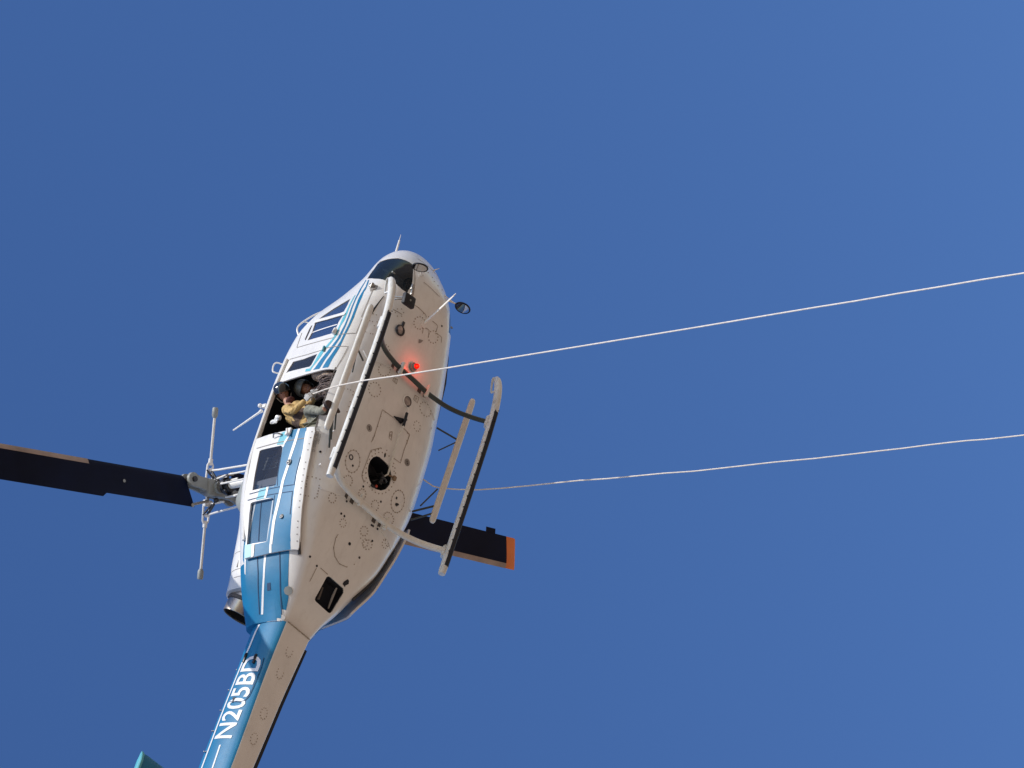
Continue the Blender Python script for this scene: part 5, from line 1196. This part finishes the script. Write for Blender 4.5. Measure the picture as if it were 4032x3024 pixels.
# second person, deeper in the cabin
p2 = thing('person', 'person in pale helmet and khaki trousers crouching inside the cabin behind the rope', 'person', W0)
J2 = {'hip': ((1.22, -.50, .44), (.14, .14)), 'belly': ((1.20, -.56, .62), (.13, .14)), 'chest': ((1.14, -.62, .88), (.14, .16)), 'sh': ((1.12, -.66, 1.04), (.09, .12)), 'neck': ((1.11, -.70, 1.12), .05), 'hd': ((1.12, -.75, 1.18), .06),
      'sn': ((1.00, -.70, 1.02), .062), 'en': ((.92, -.84, .80), .048), 'wn': ((.84, -1.0, .66), .034),
      'sf': ((1.25, -.66, 1.02), .062), 'ef': ((1.24, -.82, .82), .048), 'wf': ((1.05, -.98, .66), .034),
      'k1': ((1.15, -1.04, .86), .085), 'a1': ((1.02, -.98, .46), .055), 'k2': ((1.12, -1.05, .66), .085), 'a2': ((.96, -.98, .40), .055)}
E2 = [('hip', 'belly'), ('belly', 'chest'), ('chest', 'sh'), ('sh', 'neck'), ('neck', 'hd'), ('sh', 'sn'), ('sn', 'en'), ('en', 'wn'), ('sh', 'sf'), ('sf', 'ef'), ('ef', 'wf'), ('hip', 'k1'), ('k1', 'a1'), ('hip', 'k2'), ('k2', 'a2')]
skin('body', J2, E2, MS, p2)
skin('shirt', grow(J2, ['belly', 'chest', 'sh', 'sn', 'en', 'wn', 'sf', 'ef', 'wf'], 1.18), [('belly', 'chest'), ('chest', 'sh'), ('sh', 'sn'), ('sn', 'en'), ('en', 'wn'), ('sh', 'sf'), ('sf', 'ef'), ('ef', 'wf')], MD, p2)
skin('trousers', grow(J2, ['hip', 'k1', 'a1', 'k2', 'a2'], 1.22), [('hip', 'k1'), ('k1', 'a1'), ('hip', 'k2'), ('k2', 'a2')], MK, p2)
head(p2, (1.13, -.78, 1.24), (-.25, -.75, -.6), (.1, -.5, .8), MS, MH2, M['black'])
hand(p2, (.84, -1.0, .66), (-.6, -.3, -.3), (.1, .7, .4), MG); hand(p2, (1.05, -.98, .66), (-.7, -.2, -.3), (.1, .7, .4), MG)
for p in ((.98, -.94, .36), (.88, -.94, .34)):
    g = G(); g.box(p, .12, .24, .09, bev=.03); g.make('boot', MB, p2)
# bundle of spare rope hanging over the sill
MR = paint('weathered_rope', (.17, .13, .115), .9, var=.35, scale=60, bump=.6, bscale=220)
MRW = paint('pale_rope', (.78, .72, .64), .75, var=.14, scale=18, bump=.15, bscale=200)
rng = random.Random(3)
g = G()
for k in range(20):
    x0 = .66+rng.random()*.34; dx = rng.uniform(-.10, .05); zt = .52+rng.random()*.16; y0 = -.98-rng.random()*.10
    P = [Vector((x0+dx*t+rng.uniform(-.015, .015), y0-.05*math.sin(t*2.6)+rng.uniform(-.01, .01), zt+(.33-zt)*t)) for t in (0, .2, .4, .6, .8, 1.0)]
    P = [P[0]+Vector((.03, .05, -.05))]+P
    g.tube(P, rng.uniform(.008, .014), 6)
g.box((.82, -1.0, .34), .34, .10, .05, bev=.02)
co = g.make('rope_bundle', MR, None); co.location = W0; tag(co, 'tangled bundle of brown rope lying on the cabin sill between the two people', 'rope')
OFF = Vector((-.42, -.41, -.27))
g = G(); g.sphere((.83, -.62, 1.56), .085, 9, 6, sc=(1.3, .5, .8)); g.sphere((.80, -.62, 1.66), .07, 7, 5, sc=(1, .4, 1.2)); g.sphere((.90, -.60, 1.56), .07, 7, 5); g.sphere((.86, -.64, 1.47), .07, 6, 5); g.box((.80, -.64, 1.49), .16, .03, .05, Matrix.Rotation(.5, 3, 'Y'))
for v in g.v: v += Vector((rng.uniform(-.012, .012),)*3)
cb_ = g.make('ceiling_bundle', M['stripe'], None, False); cb_.scale = (.62, .62, .62); cb_.location = W0+Vector((.41-.83*.62, -1.03+.62*.62, 1.30-1.55*.62)); tag(cb_, 'small crumpled white bundle hanging in the dark doorway behind the black helmet', 'bundle')
# the two long ropes
def rope(name, px, label):
    P = [Vector(p) for p in px]; g = G(); g.tube(P, .0103, 8)
    o = g.make(name, MRW, None); o.location = W0; tag(o, label, 'rope', 'long ropes let down from the two cabin doors'); return o
rope('rope', ROPE_A, 'pale rope held by the person in the black helmet, stretching past the near skid')
rope('rope', ROPE_B, 'pale rope hanging from the far side of the cabin past the far skid')
